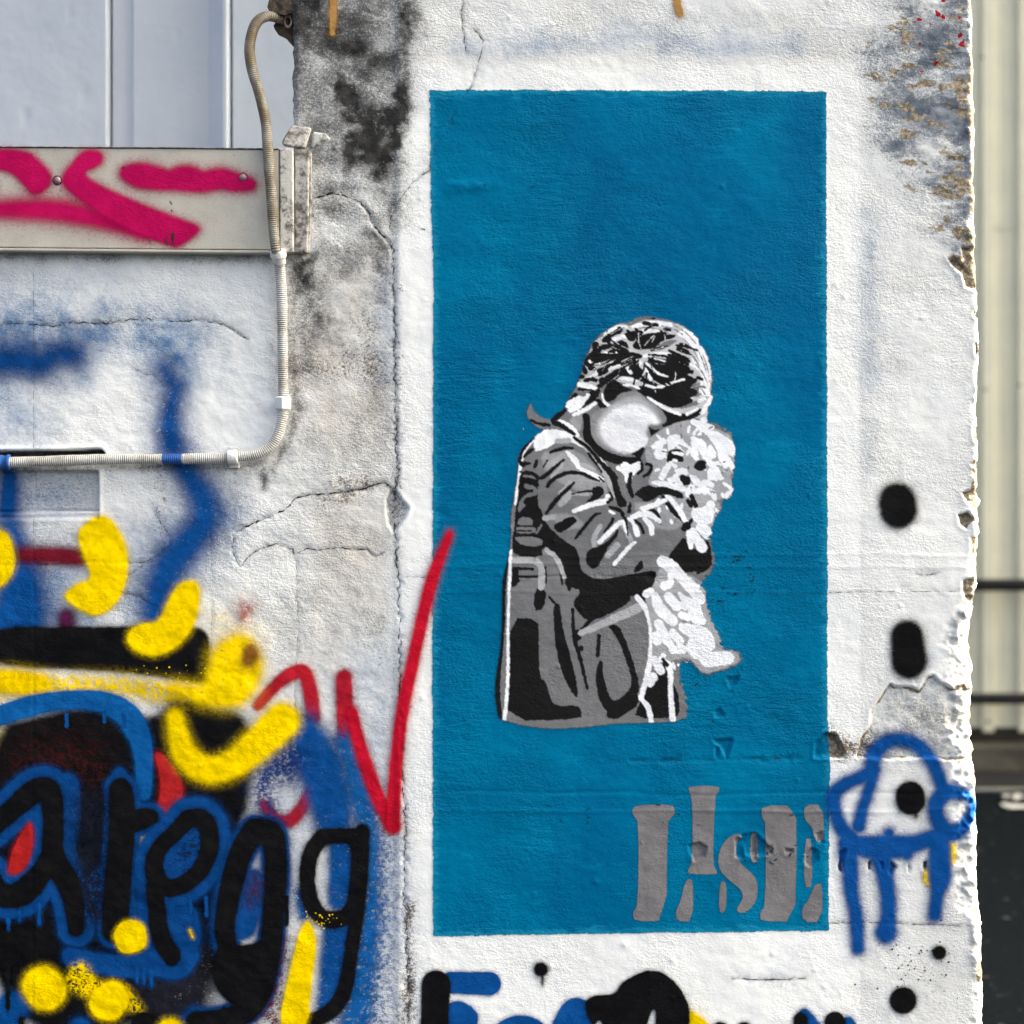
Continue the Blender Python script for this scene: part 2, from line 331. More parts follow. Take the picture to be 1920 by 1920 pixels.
warm += .35*np.exp(-((PYg-112)/12)**2)*sstep(760, 800, PXg)*sstep(1640, 1560, PXg)
# upper right weathered corner
sl = sub(1540, -60, 1861, 560)
xx, yy = PXg[sl], PYg[sl]
reg = sd_poly(xx, yy, PT(F0, '1650,-200 1655,50 1600,95 1640,150 1640,260 1690,300 1720,360 1750,420 1790,470 1800,520 1900,520 1900,-200'))
k = sstep(45, -35, reg+fbm(xx, yy, 60, 40, 76, 3)*60)
slate[sl] = k*np.clip(.56+1.7*fbm(xx, yy, 70, 40, 77, 5, .62)+.12*sstep(1700, 1820, xx), 0, 1)
bare[sl] = np.maximum(bare[sl], k*sstep(.10, .18, fbm(xx, yy, 34, 18, 78, 4, .65)+.06*sstep(1690, 1800, xx))*.95)
red[sl] = k*sstep(.20, .26, fbm(xx, yy, 15, 17, 79, 3))*sstep(340, 60, yy)*sstep(1660, 1740, xx)
# edge band of exposed mortar
sl = sub(1700, -60, 1861, 1981); bare[sl] = np.maximum(bare[sl], sstep(1.05, .6, tE[sl]/np.minimum(Rg[sl], 16))*np.clip(.30+2.6*fbm(PXg[sl], PYg[sl], 22, 30, 80, 3)+.4*sstep(500, 300, PYg[sl]), 0, 1))
dirt_shade[sl] = np.maximum(dirt_shade[sl], sstep(1.5, .7, tE[sl]/Rg[sl])*np.clip(.14+1.2*fbm(PXg[sl], PYg[sl], 16, 18, 81, 3), 0, .7))
# speckle round the two small dots, general pepper
paint(dirt_shade, sd_line, PT(Z8, '1300,1560,60 1220,1700,60 1260,1740,40'), .27, 70, .5, 20, 82)
for s_, v in (('640,740,30 780,730,10', .3), ('700,400,60 900,480,40', .18), ('800,240,40 900,300,40', .2)): paint(dirt_shade, sd_line, PT(Z6, s_), v, 40, .6, 20, 83)
# thin blue washes left from older paint
for s_, v, so, f in (('0,620,50 60,630,60 130,640,50 200,620,25', .75, 90, F0), ('260,620,25 310,640,40 330,690,30 360,640,20', .72, 80, F0), ('0,540,30 120,530,30 200,520,20', .3, 80, F0), ('0,770,50 60,790,30', .5, 70, F0), ('60,920,40 110,930,30', .42, 60, F0), ('0,1090,50 90,1100,70 110,1140,60', .55, 80, F0), ('260,1090,60 330,1030,60', .45, 90, F0),
                     ('380,910,25 420,960,25 420,1010,20', .5, 60, F0), ('860,88,8 1000,90,7 1200,70,10 1330,92,12 1480,85,8', .4, 40, F0), ('1627,400,9 1632,480,16 1632,600,12 1627,720,6', .30, 34, F0), ('1640,430,4 1646,600,4', .25, 22, F0), ('1628,800,6 1626,900,6', .2, 30, F0),
                     ('722,520,8 725,620,8 722,700,8', .4, 40, F0), ('1500,1790,10 1450,1825,20', .14, 50, F0), ('700,1260,30 690,1500,40 715,1750,25', .32, 80, F0), ('1740,1235,12', .25, 30, F0), ('480,1600,30 520,1500,50', .4, 80, F0)):
    paint(bluew, sd_line, PT(f, s_), v*1.25, so*.9, .5, 30, 84)
for s_, v, so in (('410,1170,40 460,1180,30', .45, 90), ('1290,1890,10 1320,1905,10', .4, 50), ('1600,1880,14', .25, 50)): paint(yellow, sd_line, PT(F0, s_), v, so, .5, 30, 85)

clean_lift = np.zeros(PXg.shape)
wv = fbm(PXg, PYg, 60, 60, 86, 3)*16
frame_sd = np.maximum(np.maximum(748-PXg, PXg-1612), np.maximum(106-PYg, PYg-1985))+wv*np.where(PYg < 140, .1, np.where(PXg > 1500, .25, .35))
clean_lift = sstep(4, -4, frame_sd)*np.clip(.85+.8*fbm(PXg, PYg, 120, 120, 87, 3), 0, 1)
clean_lift = np.maximum(clean_lift, .85*np.clip(sd_poly(PXg, PYg, PT(F0, '-80,560 120,490 520,480 528,800 480,850 -80,850'))/-50+.5, 0, 1)*np.clip(.8+1.2*fbm(PXg, PYg, 110, 90, 88, 4), 0, 1))  # left patch lightened in colour to offset shading from beam and conduit
clean_lift = np.maximum(clean_lift, .45*np.clip(sd_poly(PXg, PYg, PT(F0, '1620,560 1800,560 1800,1240 1640,1290'))/-60+.4, 0, 1))
def samp(A, px, py):
    fx = np.clip((np.asarray(px)-GX[0])/ST, 0, len(GX)-1.001); fy = np.clip((np.asarray(py)-GY[0])/ST, 0, len(GY)-1.001)
    i = fx.astype(int); j = fy.astype(int); a = fx-i; b = fy-j
    return (A[j, i]*(1-a)+A[j, i+1]*a)*(1-b)+(A[j+1, i]*(1-a)+A[j+1, i+1]*a)*b

# ------------------------------------------------------------------ wall material
def wall_material():
    m, nt, p = new_mat('weathered_white_render'); b = NB(nt)
    A = b.attr('grime'); ar, ag, ab = b.sep(A.outputs['Color'])[:3]; aa = A.outputs['Alpha']  # red channel: soiling together with the painted shade
    B = b.attr('stain'); br, bg, bb = b.sep(B.outputs['Color'])[:3]; ba = B.outputs['Alpha']
    cln = b.attr('clean_lift').outputs['Fac']
    nrm, hgt = relief(b, .3, b.math('MULTIPLY_ADD', cln, -.9, b.math('MULTIPLY', ab, 1.6)))
    fine = b.noise(620, 2, .6); mid = b.noise(210, 4, .62); big = b.noise(9, 4, .6); med = b.noise(45, 4, .6)
    sp = b.math('ADD', b.math('MULTIPLY', hgt, .45), b.math('ADD', b.math('MULTIPLY', fine, .55), b.math('MULTIPLY', mid, .30)))   
    base = b.mix(b.ramp(big, .35, .7), (.765, .765, .775), (.69, .685, .685))
    base = b.mix(b.math('MULTIPLY', b.ramp(med, .5, .75), .25), base, (.60, .585, .57))
    base = b.mix(cln, base, (.86, .858, .86))
    base = b.mix(b.math('MULTIPLY', ba, .8), base, (.58, .52, .46))
    def speckle(mask, lo=.16):
        # mask 0..1 -> density of grains
        t = b.math('SUBTRACT', b.math('MULTIPLY_ADD', mask, 1.45, -.22), spn)
        return b.ramp(t, -lo, lo)
    spn = b.math('MULTIPLY_ADD', b.math('SUBTRACT', sp, .65), 3.6, .5)
    pepper = b.math('MULTIPLY', b.ramp(b.math('SUBTRACT', b.math('MULTIPLY_ADD', cln, -.22, -.06), spn), 0, .2), .55)
    base = b.mix(pepper, base, (.20, .185, .175))
    bf = b.math('ADD', b.math('MULTIPLY', b.math('MULTIPLY', speckle(aa, .8), b.ramp(aa, 0, .12)), .36), b.math('MULTIPLY', aa, .60), clamp=True)
    base = b.mix(bf, base, (.008, .118, .31))
    base = b.mix(b.math('MULTIPLY', speckle(bb, .4), b.ramp(bb, 0, .12)), base, (.72, .50, .03))
    base = b.mix(b.math('MULTIPLY', speckle(ag, .4), b.ramp(ag, 0, .1)), base, (.155, .115, .085))
    slc = b.mix(b.ramp(med, .4, .65), (.075, .095, .13), (.20, .22, .26))
    base = b.mix(b.math('ADD', b.math('MULTIPLY', b.math('MULTIPLY', speckle(br, .5), b.ramp(br, 0, .1)), .62), b.math('MULTIPLY', br, .36), clamp=True), base, slc)
    brc = b.mix(b.ramp(mid, .35, .7), (.16, .125, .085), (.46, .385, .29))
    base = b.mix(b.ramp(b.math('ADD', ab, b.math('MULTIPLY_ADD', mid, .8, -.4)), .35, .6), base, brc)
    dc = b.mix(b.ramp(med, .42, .62), (.020, .020, .021), (.048, .045, .043))
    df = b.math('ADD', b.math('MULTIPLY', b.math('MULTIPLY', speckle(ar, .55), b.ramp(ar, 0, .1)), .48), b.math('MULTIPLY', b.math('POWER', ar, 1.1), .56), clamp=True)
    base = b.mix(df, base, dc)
    base = b.mix(b.ramp(bg, .3, .6), base, (.30, .006, .012))
    b.l.new(base, p.inputs['Base Color']); b.l.new(nrm, p.inputs['Normal'])
    p.inputs['Roughness'].default_value = .8; p.inputs['Specular IOR Level'].default_value = .1
    return m
M_WALL = wall_material()

# ------------------------------------------------------------------ wall mesh: L-shaped front, broken right arris, returns
gx = np.concatenate([[-1300, -900, -600, -420], GX[GX <= 1830]]); gy = np.concatenate([[-1640, -1000, -500, -240], GY, [2160, 2300, 2627]])
pxs, pys = np.meshgrid(gx, gy)
E = EDGE(pys); k = np.clip((pxs-1700)/(gx[-1]-1700), 0, None)
pxm = np.where(pxs > 1700, 1700+k*(E-1700), pxs)
cL = int(np.argmin(np.abs(gx-549))); rT = int(np.argmin(np.abs(gy-330)))
jit = fbm(pys, pys*0+1.7, 14, 10, 91, 3)*7
pxm = np.where((np.arange(len(gx))[None, :] == cL) & (np.arange(len(gy))[:, None] < rT), pxm+jit, pxm)
hh = samp(H, pxm, pys)
lroll = np.where((pys < 330) & (pxs >= gx[cL]-1), np.exp(-((pxs-gx[cL])/5)**2), 0)
V = np.stack([wx(pxm), -(hh-lroll*.006), wz(pys)], -1).reshape(-1, 3)
nr, nc = pxs.shape
idx = np.arange(nr*nc).reshape(nr, nc)
cellok = np.ones((nr-1, nc-1), bool); cellok[:rT, :cL] = False
q = np.stack([idx[:-1, :-1], idx[1:, :-1], idx[1:, 1:], idx[:-1, 1:]], -1)[cellok]
att = {k_: samp(a_, pxm, pys).ravel() for k_, a_ in dict(dirt_shade=dirt_shade, brown=brown, bare=bare, bluew=bluew, slate=slate, red=red, yellow=yellow, warm=warm, clean_lift=clean_lift).items()}
Vs = [V]; Qs = [q]; extra = {k_: [v_] for k_, v_ in att.items()}; base_n = len(V)
# right return face, going back 0.28 m
last = idx[:, -1]; prev = last; NS = 26
for s_ in range(1, NS+1):
    dep = .28*(s_/NS)**1.5
    yy = V[last, 1]+dep
    xx = V[last, 0]+(fbm(gy, gy*0+dep/S, 20, 20, 95, 4)*.016+fbm(gy, gy*0+dep/S, 120, 120, 96, 2)*.01)*min(1, s_/3)
    Vs.append(np.c_[xx, yy, V[last, 2]]); cur = base_n+np.arange(nr); base_n += nr
    Qs.append(np.stack([prev[:-1], prev[1:], cur[1:], cur[:-1]], -1)); prev = cur
    for k_ in extra: extra[k_].append(np.full(nr, {'bare': .45, 'dirt_shade': .12}.get(k_, 0.)))
# left return of the pillar above the low wall
lc = idx[:rT+1, cL]; prev = lc
for dep in (.004, .05, .28):
    Vs.append(np.c_[V[lc, 0]+.0008, V[lc, 1]+dep, V[lc, 2]]); cur = base_n+np.arange(len(lc)); base_n += len(lc)
    Qs.append(np.stack([cur[:-1], cur[1:], prev[1:], prev[:-1]], -1)); prev = cur
    for k_ in extra: extra[k_].append(np.full(len(lc), {'dirt_shade': .6}.get(k_, 0.)))
V = np.vstack(Vs); Q = np.vstack(Qs); ex = {k_: np.concatenate(v_) for k_, v_ in extra.items()}
WALL = mesh_obj('rendered_wall', V, Q, M_WALL, attrs={'grime': np.stack([ex['dirt_shade'], ex['brown'], ex['bare'], ex['bluew']], -1), 'stain': np.stack([ex['slate'], ex['red'], ex['yellow'], ex['warm']], -1), 'clean_lift': ex['clean_lift']})
tag(WALL, 'weathered white rendered wall covered in graffiti with a blue stencil mural', 'wall', kind='thing')
def boxmesh(x0, x1, y0, y1, z0, z1):
    V = [(x, y, z) for x in (x0, x1) for y in (y0, y1) for z in (z0, z1)]
    return V, [(0, 1, 3, 2), (4, 6, 7, 5), (0, 4, 5, 1), (2, 3, 7, 6), (0, 2, 6, 4), (1, 5, 7, 3)]
def simple_mat(name, col, rough=.6, metal=0., var=.15, nscale=40, bump=.2, bscale=200, bdist=.001, col2=None):
    m, nt, p = new_mat(name); b = NB(nt)
    n = b.noise(nscale, 5, .6)
    c2 = col2 or tuple(c*(1-var*2) for c in col)
    b.l.new(b.mix(b.ramp(n, .35, .68), col, c2), p.inputs['Base Color'])
    if bump: b.l.new(b.bump(b.noise(bscale, 4, .6), bump, bdist), p.inputs['Normal'])
    p.inputs['Roughness'].default_value = rough; p.inputs['Metallic'].default_value = metal; p.inputs['Specular IOR Level'].default_value = .2
    return m
M_CORE = simple_mat('bare_concrete', (.32, .30, .27), .9)
v1, f1 = boxmesh(wx(566), wx(1795), .03, .27, 0, 3.19)
mesh_obj('concrete_core', v1, f1, M_CORE, WALL, smooth=False)
v1, f1 = boxmesh(wx(-1300), wx(564), .03, .2, 0, wz(332))
mesh_obj('low_wall_core', v1, f1, M_CORE, WALL, smooth=False)

# ------------------------------------------------------------------ paint coats
_MC = {}
def hw(soft): return soft*1.3+7.
def spray_mat(col, soft, op=1., rough=.6, grain=1.0, gloss=.05, halo_k=.75):
    key = (col, round(soft, 1), op, rough, grain, halo_k)
    if key in _MC: return _MC[key]
    m, nt, p = new_mat('spray_paint'); b = NB(nt)
    nrm, hgt = relief(b, .15, -.9)
    sd = b.attr('sd').outputs['Fac']
    fine = b.noise(850, 2, .65); mid = b.noise(150, 3, .6)
    g = b.math('ADD', b.math('MULTIPLY_ADD', fine, .8, -.4), b.math('MULTIPLY_ADD', hgt, .9, -.45))
    s2 = b.math('ADD', sd, b.math('MULTIPLY', g, (soft*.75+1.6)*grain))
    a = b.ramp(s2, soft*.62+.3, -soft*.62-.3)
    hal = b.math('MULTIPLY', b.math('POWER', b.ramp(sd, hw(soft), 0., 0., 1., False), 2.2), b.ramp(b.math('ADD', fine, b.math('MULTIPLY', hgt, .8)), .68, 1.12))
    a = b.math('MAXIMUM', a, b.math('MULTIPLY', hal, halo_k))
    if op < 1:
        a = b.math('MULTIPLY', a, b.ramp(b.math('ADD', b.math('MULTIPLY_ADD', fine, .9, -.45), b.math('ADD', hgt, b.math('MULTIPLY_ADD', mid, 1.0, -.5))), 1.0-op*.95, 1.25-op*.95))
    cc = b.mix(b.ramp(b.noise(26, 4, .6), .38, .66), col, tuple(min(1, c*1.25+.0015) for c in col)); cc = b.mix(b.math('MULTIPLY', b.ramp(mid, .5, .72), .3), cc, tuple(c*.7 for c in col))
    b.l.new(cc, p.inputs['Base Color']); b.l.new(nrm, p.inputs['Normal'])
    p.inputs['Roughness'].default_value = rough; p.inputs['Specular IOR Level'].default_value = gloss
    tr = b.n.new('ShaderNodeBsdfTransparent'); mx = b.n.new('ShaderNodeMixShader')
    b.l.new(a, mx.inputs[0]); b.l.new(tr.outputs[0], mx.inputs[1]); b.l.new(p.outputs[0], mx.inputs[2])
    b.l.new(mx.outputs[0], nt.nodes['Material Output'].inputs[0])
    _MC[key] = m; return m

_CNT = [0]
def surf_wall(px, py): return -samp(H, px, py)
def sheet(name, sdf, bb, layer, mat, parent, step=ST, margin=4., surf=surf_wall, extra=None, origin=None, lift=.0005):
    x0, y0, x1, y1 = bb
    ox, oy = GX[0], GY[0]
    ix = np.arange(math.floor((x0-ox)/step), math.ceil((x1-ox)/step)+1); iy = np.arange(math.floor((y0-oy)/step), math.ceil((y1-oy)/step)+1)
    X, Y = np.meshgrid(ox+ix*step, oy+iy*step)
    sd = sdf(X, Y)
    if surf is surf_wall: sd = np.maximum(sd, (X-(EDGE(Y)-2))*2)
    keep = sd < margin
    ck = keep[:-1, :-1] | keep[1:, :-1] | keep[1:, 1:] | keep[:-1, 1:]
    if surf is surf_wall:
        lim = X > EDGE(Y)-1; ck &= ~(lim[:-1, :-1] | lim[1:, :-1] | lim[1:, 1:] | lim[:-1, 1:])
    I = np.arange(X.size).reshape(X.shape)
    F = np.stack([I[:-1, :-1], I[1:, :-1], I[1:, 1:], I[:-1, 1:]], -1)[ck]
    if len(F) == 0: return None
    used, inv = np.unique(F, return_inverse=True); F = inv.reshape(F.shape)
    xs, ys = X.ravel()[used], Y.ravel()[used]
    _CNT[0] = (_CNT[0]+1) % 11
    y = surf(xs, ys)-lift-layer*.00024-_CNT[0]*.00002
    V = np.c_[wx(xs), y, wz(ys)]
    at_ = {'sd': sd.ravel()[used]}
    if extra: at_.update(extra(xs, ys))
    return mesh_obj(name, V, F, mat, parent, attrs=at_)

def stroke(name, f, s, col, layer, soft=6, parent=None, op=1., rag=1.0, label=None, surf=surf_wall, poly=False, smooth=2, rough=.6, grain=1., halo=.75, grow=0., step=ST):
    """soft in photo px; several primitives may be separated by '|' ; a leading 'p' marks a polygon"""
    prims = []
    for t in s.split('|'):
        t = t.strip()
        if t.startswith('p'): prims.append((True, chaikin(PT(f, t[1:]), smooth)))
        else:
            P = PT(f, t); P = chaikin(P, smooth, False) if len(P) > 2 else P; prims.append((False, P))
    m = hw(soft)+3
    lo = np.array([9e9, 9e9]); hi = -lo
    for isp, P in prims:
        r = 0 if isp else P[:, 2].max()
        lo = np.minimum(lo, P[:, :2].min(0)-r-m); hi = np.maximum(hi, P[:, :2].max(0)+r+m)
    lo = np.maximum(lo, [-130, -130]); hi = np.minimum(hi, [1850, 1975])
    sd0 = int(abs(lo[0]*7+lo[1]*3)) % 50
    def fn(X, Y):
        d = np.full(X.shape, 1e6)
        for isp, P in prims: d = np.minimum(d, (sd_poly if isp else sd_line)(X, Y, P))
        return d-grow+fbm(X, Y, 11, 11, sd0, 3)*2.4*rag
    o = sheet(name, fn, (lo[0], lo[1], hi[0], hi[1]), layer, spray_mat(col, soft, op, rough, grain, halo_k=halo), parent or WALL, margin=(hw(soft) if halo > 0 else soft*.95+1.5), surf=surf, step=step)
    if o and label: o['label'] = label
    if o and (name == 'chip_mark' or (name == 'paint_fleck' and len(prims) > 5)): o['kind'] = 'stuff'
    return o

BLUE = (.001, .056, .225); BLUE2 = (.002, .082, .28); NAVY = (.001, .042, .175); BLACK = (.0038, .0038, .0046); YEL = (.80, .55, .006); RED = (.40, .006, .016); CRIM = (.46, .004, .022); GOLD = (.36, .19, .06)

# mural panel
def mural_mat():
    m, nt, p = new_mat('brushed_blue_paint'); b = NB(nt)
    nrm, hgt = relief(b, .85, 0.)
    sd = b.attr('sd').outputs['Fac']
    st = b.noise(7, 4, .55, b.pos(.8, 1, 1.3, (0, .25, 0)), .8); st2 = b.noise(80, 4, .62, b.pos(.45, 1, 2.0, (0, .12, 0)), .8); bigv = b.noise(3.2, 3, .5, b.pos(1.6, 1, .5))
    c = b.mix(b.ramp(st, .36, .66), (.000, .126, .262), (.000, .160, .312))
    c = b.mix(b.math('MULTIPLY', b.ramp(bigv, .45, .62), .65), c, (.0, .095, .232))
    c = b.mix(b.math('MULTIPLY', b.ramp(st2, .56, .76), .45), c, (.002, .215, .375))
    c = b.mix(b.math('MULTIPLY', b.ramp(b.math('ADD', sd, b.math('MULTIPLY_ADD', st2, 44., -22.)), -14., -2.), .6), c, (.012, .25, .40))   # thinner coat towards the taped edge
    c = b.mix(b.math('MULTIPLY', b.ramp(hgt, .40, .27), .6), c, (.0, .055, .130))
    b.l.new(c, p.inputs['Base Color']); b.l.new(nrm, p.inputs['Normal']); p.inputs['Roughness'].default_value = .5; p.inputs['Specular IOR Level'].default_value = .03
    g = b.math('ADD', b.math('MULTIPLY_ADD', b.noise(500, 2, .6), 5., -2.5), b.math('MULTIPLY_ADD', hgt, 6., -3.))
    a = b.ramp(b.math('ADD', sd, g), .7, -.7)
    tr = b.n.new('ShaderNodeBsdfTransparent'); mx = b.n.new('ShaderNodeMixShader')
    b.l.new(a, mx.inputs[0]); b.l.new(tr.outputs[0], mx.inputs[1]); b.l.new(p.outputs[0], mx.inputs[2]); b.l.new(mx.outputs[0], nt.nodes['Material Output'].inputs[0])
    return m
PAN = np.array([(806, 170), (1100, 170), (1549, 172), (1549, 420), (1550, 900), (1551, 1360), (1556, 1400), (1554, 1600), (1553, 1744), (1200, 1748), (930, 1753), (812, 1755), (811, 1200), (813, 500), (808, 380)], float)
MURAL = sheet('mural_panel', lambda X, Y: sd_poly(X, Y, PAN)+fbm(X, Y, 26, 14, 22, 5, .65)*5, (800, 164, 1562, 1762), 1, mural_mat(), WALL, margin=3)
tag(MURAL, 'tall blue painted rectangle holding the stencil of a child hugging a puppy')

# grey stencil signature
GREYP = (.165, .156, .165)
for lab, s_ in (('L', 'p985,345 1140,340 1153,365 1140,390 1118,410 1115,830 985,835 975,800 1000,775 1003,410 980,385 975,365|p1210,658 1228,665 1228,832 1165,835 1163,790 1185,745 1195,690'),
                ('I', 'p1218,262 1340,262 1342,278 1322,300 1312,595 1332,625 1328,633 1215,633 1213,618 1230,595 1235,450 1228,300 1218,280'),
                ('S', 'p1430,465 1440,475 1415,500 1415,560 1440,600 1490,640 1508,690 1500,750 1460,795 1430,798 1420,785 1440,760 1450,730 1440,700 1390,660 1350,620 1340,570 1360,510 1400,470|p1485,460 1505,465 1508,580 1490,585 1480,560|p1350,670 1370,670 1373,760 1360,800 1345,790'),
                ('E', 'p1530,345 1670,345 1672,560 1665,835 1525,835 1522,800 1545,775 1548,420 1527,385|p1712,340 1785,345 1790,480 1775,500 1755,485 1745,430 1710,400|p1715,485 1738,490 1740,690 1710,690|p1760,680 1785,680 1780,838 1705,838 1702,780 1730,750 1745,710')):
    stroke('letter', ZB, s_, GREYP, 3, 1.4, MURAL, rag=.5, smooth=1, label='grey stencil letter %s at the foot of the mural' % lab, grain=.6, halo=0, grow=1.6, step=1.5)

# ------------------------------------------------------------------ stencil figure (child hugging a puppy): tones painted in order
SIL = np.vstack([PT(FA, '290,670 305,720 340,765 400,795 440,790 470,755 530,720 545,680 580,620 625,540 640,490 665,430 670,380 700,310 730,250 770,200 840,145 920,105 1000,95 1060,60 1120,50 1190,65 1270,75 1370,120 1430,160 1480,200 1520,260 1560,340 1585,420 1590,500 1585,620 1580,680 1555,740 1550,800 1600,820 1680,860 1740,910 1755,960 1755,1060 1745,1170 1730,1200 1745,1240 1745,1310 1720,1345 1660,1365 1650,1400 1655,1450 1620,1480'),
                 PT(FB, '1600,40 1590,120 1570,180 1590,260 1615,400 1580,440 1510,490 1540,560 1555,660 1590,780 1650,890 1660,980 1760,990 1810,1050 1800,1075 1750,1110 1600,1160 1530,1175 1470,1110 1430,1060 1350,1080 1360,1200 1400,1330 1420,1430 1400,1500 1200,1515 900,1520 650,1550 450,1560 250,1540 120,1505 60,1490 45,1400 30,1300 45,1150 70,1000 85,800 85,500 110,400 135,300 150,200 145,60 150,-20'),
                 PT(FA, '160,1420 175,1300 200,1150 195,1080 220,1010 310,920 400,870 330,850 290,810 260,770 265,720')])
TK, TG, TL, TW = .008, .168, .40, .86
LAY = []
def L(f, tone, s, soft=1.6, sm=1):
    for t in s.split('|'):
        t = t.strip()
        if t.startswith('p'): LAY.append((tone, True, chaikin(PT(f, t[1:]), sm), soft))
        else:
            P = PT(f, t); LAY.append((tone, False, chaikin(P, 2, False) if len(P) > 2 else P, soft))
# hair
L(FH, .52, 'p140,830 230,740 210,640 300,450 340,330 430,270 520,200 640,125 750,135 800,145 900,85 1000,60 1150,75 1300,105 1450,155 1550,255 1640,380 1705,520 1745,650 1750,800 1730,960 1755,990 1710,1120 1690,1290 1620,1260 1450,1210 1240,1150 950,960 880,890 640,800 450,830 380,880', 2)
L(FH, TW, 'p1450,160 1550,260 1640,380 1700,520 1740,650 1740,900 1640,900 1600,800 1640,720 1560,640 1500,520 1560,540 1600,470 1500,380 1440,290 1330,250 1360,210|480,240,20 560,190,24 650,140,20 730,150,15|810,150,15 930,120,24 1100,110,27 1250,130,27|500,330,15 600,290,18 700,270,15 900,200,20 1100,200,20 1240,210,15|480,470,15 580,440,18 720,450,13|950,500,19 1100,470,14 1250,470,15 1400,540,13 1540,620,12|840,560,24 900,590,20|380,690,19 500,650,19 640,610,15|260,770,15 420,690,14', 2)
L(FH, TG, 'p1060,420 1150,340 1250,300 1350,310 1300,350 1200,410 1100,440|1480,870,14 1600,830,20|p1500,880 1640,840 1700,880 1640,960 1560,1000 1500,960|p1200,1080 1350,1110 1500,1060 1620,1000 1640,1060 1500,1110 1350,1140|520,900,60|p600,980 800,900 900,960 840,1010 640,1060', 3)
L(FH, TK, 'p300,460 420,475 520,485 650,475 740,465 860,475 915,490 900,515 840,530 750,535 690,570 600,595 500,585 400,610 300,600 230,610 240,540|p440,300 520,245 600,205 640,150 685,180 660,220 560,260 500,300 560,310 520,330 450,330|p815,370 870,285 960,240 1060,225 1120,255 1310,250 1300,270 1180,300 1110,350 1060,400 880,418 830,400|p715,235 830,205 930,195 900,250 860,250 830,320 760,310 730,265|p630,330 690,315 745,370 755,430 700,400 640,345|650,385,16 700,430,12 740,450,10|p500,460 560,425 610,440 540,460')
L(FH, TK, 'p1045,510 1120,540 1250,555 1380,580 1470,640 1505,690 1440,720 1500,760 1590,790 1500,850 1480,900 1560,900 1570,960 1470,1000 1530,1040 1400,1100 1280,1115 1150,1065 1000,985 920,900 880,870 940,860 940,800 930,780 1010,790 980,700 940,640 945,570 985,580')
L(FH, TK, 'p620,730 680,650 760,620 800,595 900,640 940,720 930,800 850,770 750,735|p440,790 520,720 640,670 620,720 560,770 480,830 390,890 330,905 150,905 170,875 320,890 400,850|p1360,345 1470,365 1495,410 1400,385|p1330,395 1400,400 1485,450 1475,480 1340,430|p1215,420 1330,470 1440,510 1505,580 1440,560 1300,480|1250,495,12 1350,540,16 1460,595,12|p340,340 385,340 385,400 340,440 325,390|p460,370 560,365 530,400 440,420 400,460 300,470 380,410|p990,50 1090,40 1060,65|p920,95 980,95 1040,125 950,125|1060,122,12 1095,132,10|1150,205,10 1190,190,12|1210,180,12 1250,185,12|220,640,18 240,690,18|170,748,14 210,750,14|400,680,16 480,640,18 560,585,14|410,720,16 490,680,14|240,795,14 300,770,14 370,790,14|420,790,16 440,770,12|300,640,20 340,650,16|1490,690,12 1510,690,14|1590,760,14 1635,780,12')
L(FH, TK, 'p460,960 470,900 550,790 620,800 690,880 800,900 760,930 650,930 600,1010 500,1045 460,1000|390,1040,20 440,1105,24 545,1148,16|880,905,16 960,1000,26 1100,1100,30 1250,1195,34 1380,1240,34 1500,1215,30 1610,1165,26|p1150,1110 1250,1180 1400,1230 1580,1190 1600,1210 1420,1270 1300,1290 1250,1344 1160,1340 1170,1300 1215,1250|20,1105,18 120,970,24|205,1225,24 260,1200,30 265,1344,30|p270,960 330,900 420,890 380,990 280,1080 180,1170 120,1210 230,1080')
L(FH, TW, '640,770,8 760,770,16 860,800,10|930,840,10 1080,882,15 1200,850,10 1300,812,8 1420,780,8|965,580,10 1040,650,10 1110,710,9 1220,745,7|940,650,16 990,720,18 1020,775,16|1070,535,8 1180,572,14|735,630,16 780,700,18|700,845,6 800,850,12 880,890,8|985,1000,8 1100,1070,16 1220,1140,16 1370,1200,12|1455,1195,14 1580,1130,12|1640,1180,22 1700,1090,26 1745,990,16|160,840,24 250,850,28 350,880,22|60,1150,26 150,1110,34 270,970,18|1630,910,30 1690,940,40|1600,1040,20 1660,1010,14|1660,1270,30|440,950,8 450,1040,10 540,1110,14|560,1110,14 650,1060,14|650,1030,8 710,980,8|290,560,8 320,600,8 540,570,8')
L(FH, .22, '1150,140,5 1290,170,9 1400,240,5|1300,130,4 1450,220,8 1560,350,4|1420,300,5 1530,420,9 1600,560,4|1580,420,4 1650,560,7 1690,700,3|1560,600,5 1640,690,8 1700,830,4|1640,480,3 1690,600,6 1720,740,3|1500,470,6 1570,560,12 1600,620,5|1600,860,5 1660,930,9 1690,1000,4|700,160,4 620,190,7 540,240,4|1000,170,4 1150,180,8 1250,230,4|860,180,5 960,150,9 1050,160,4', 1.6)
L(FH, TG, '380,1060,10 330,1140,12 270,1180,12', 2)
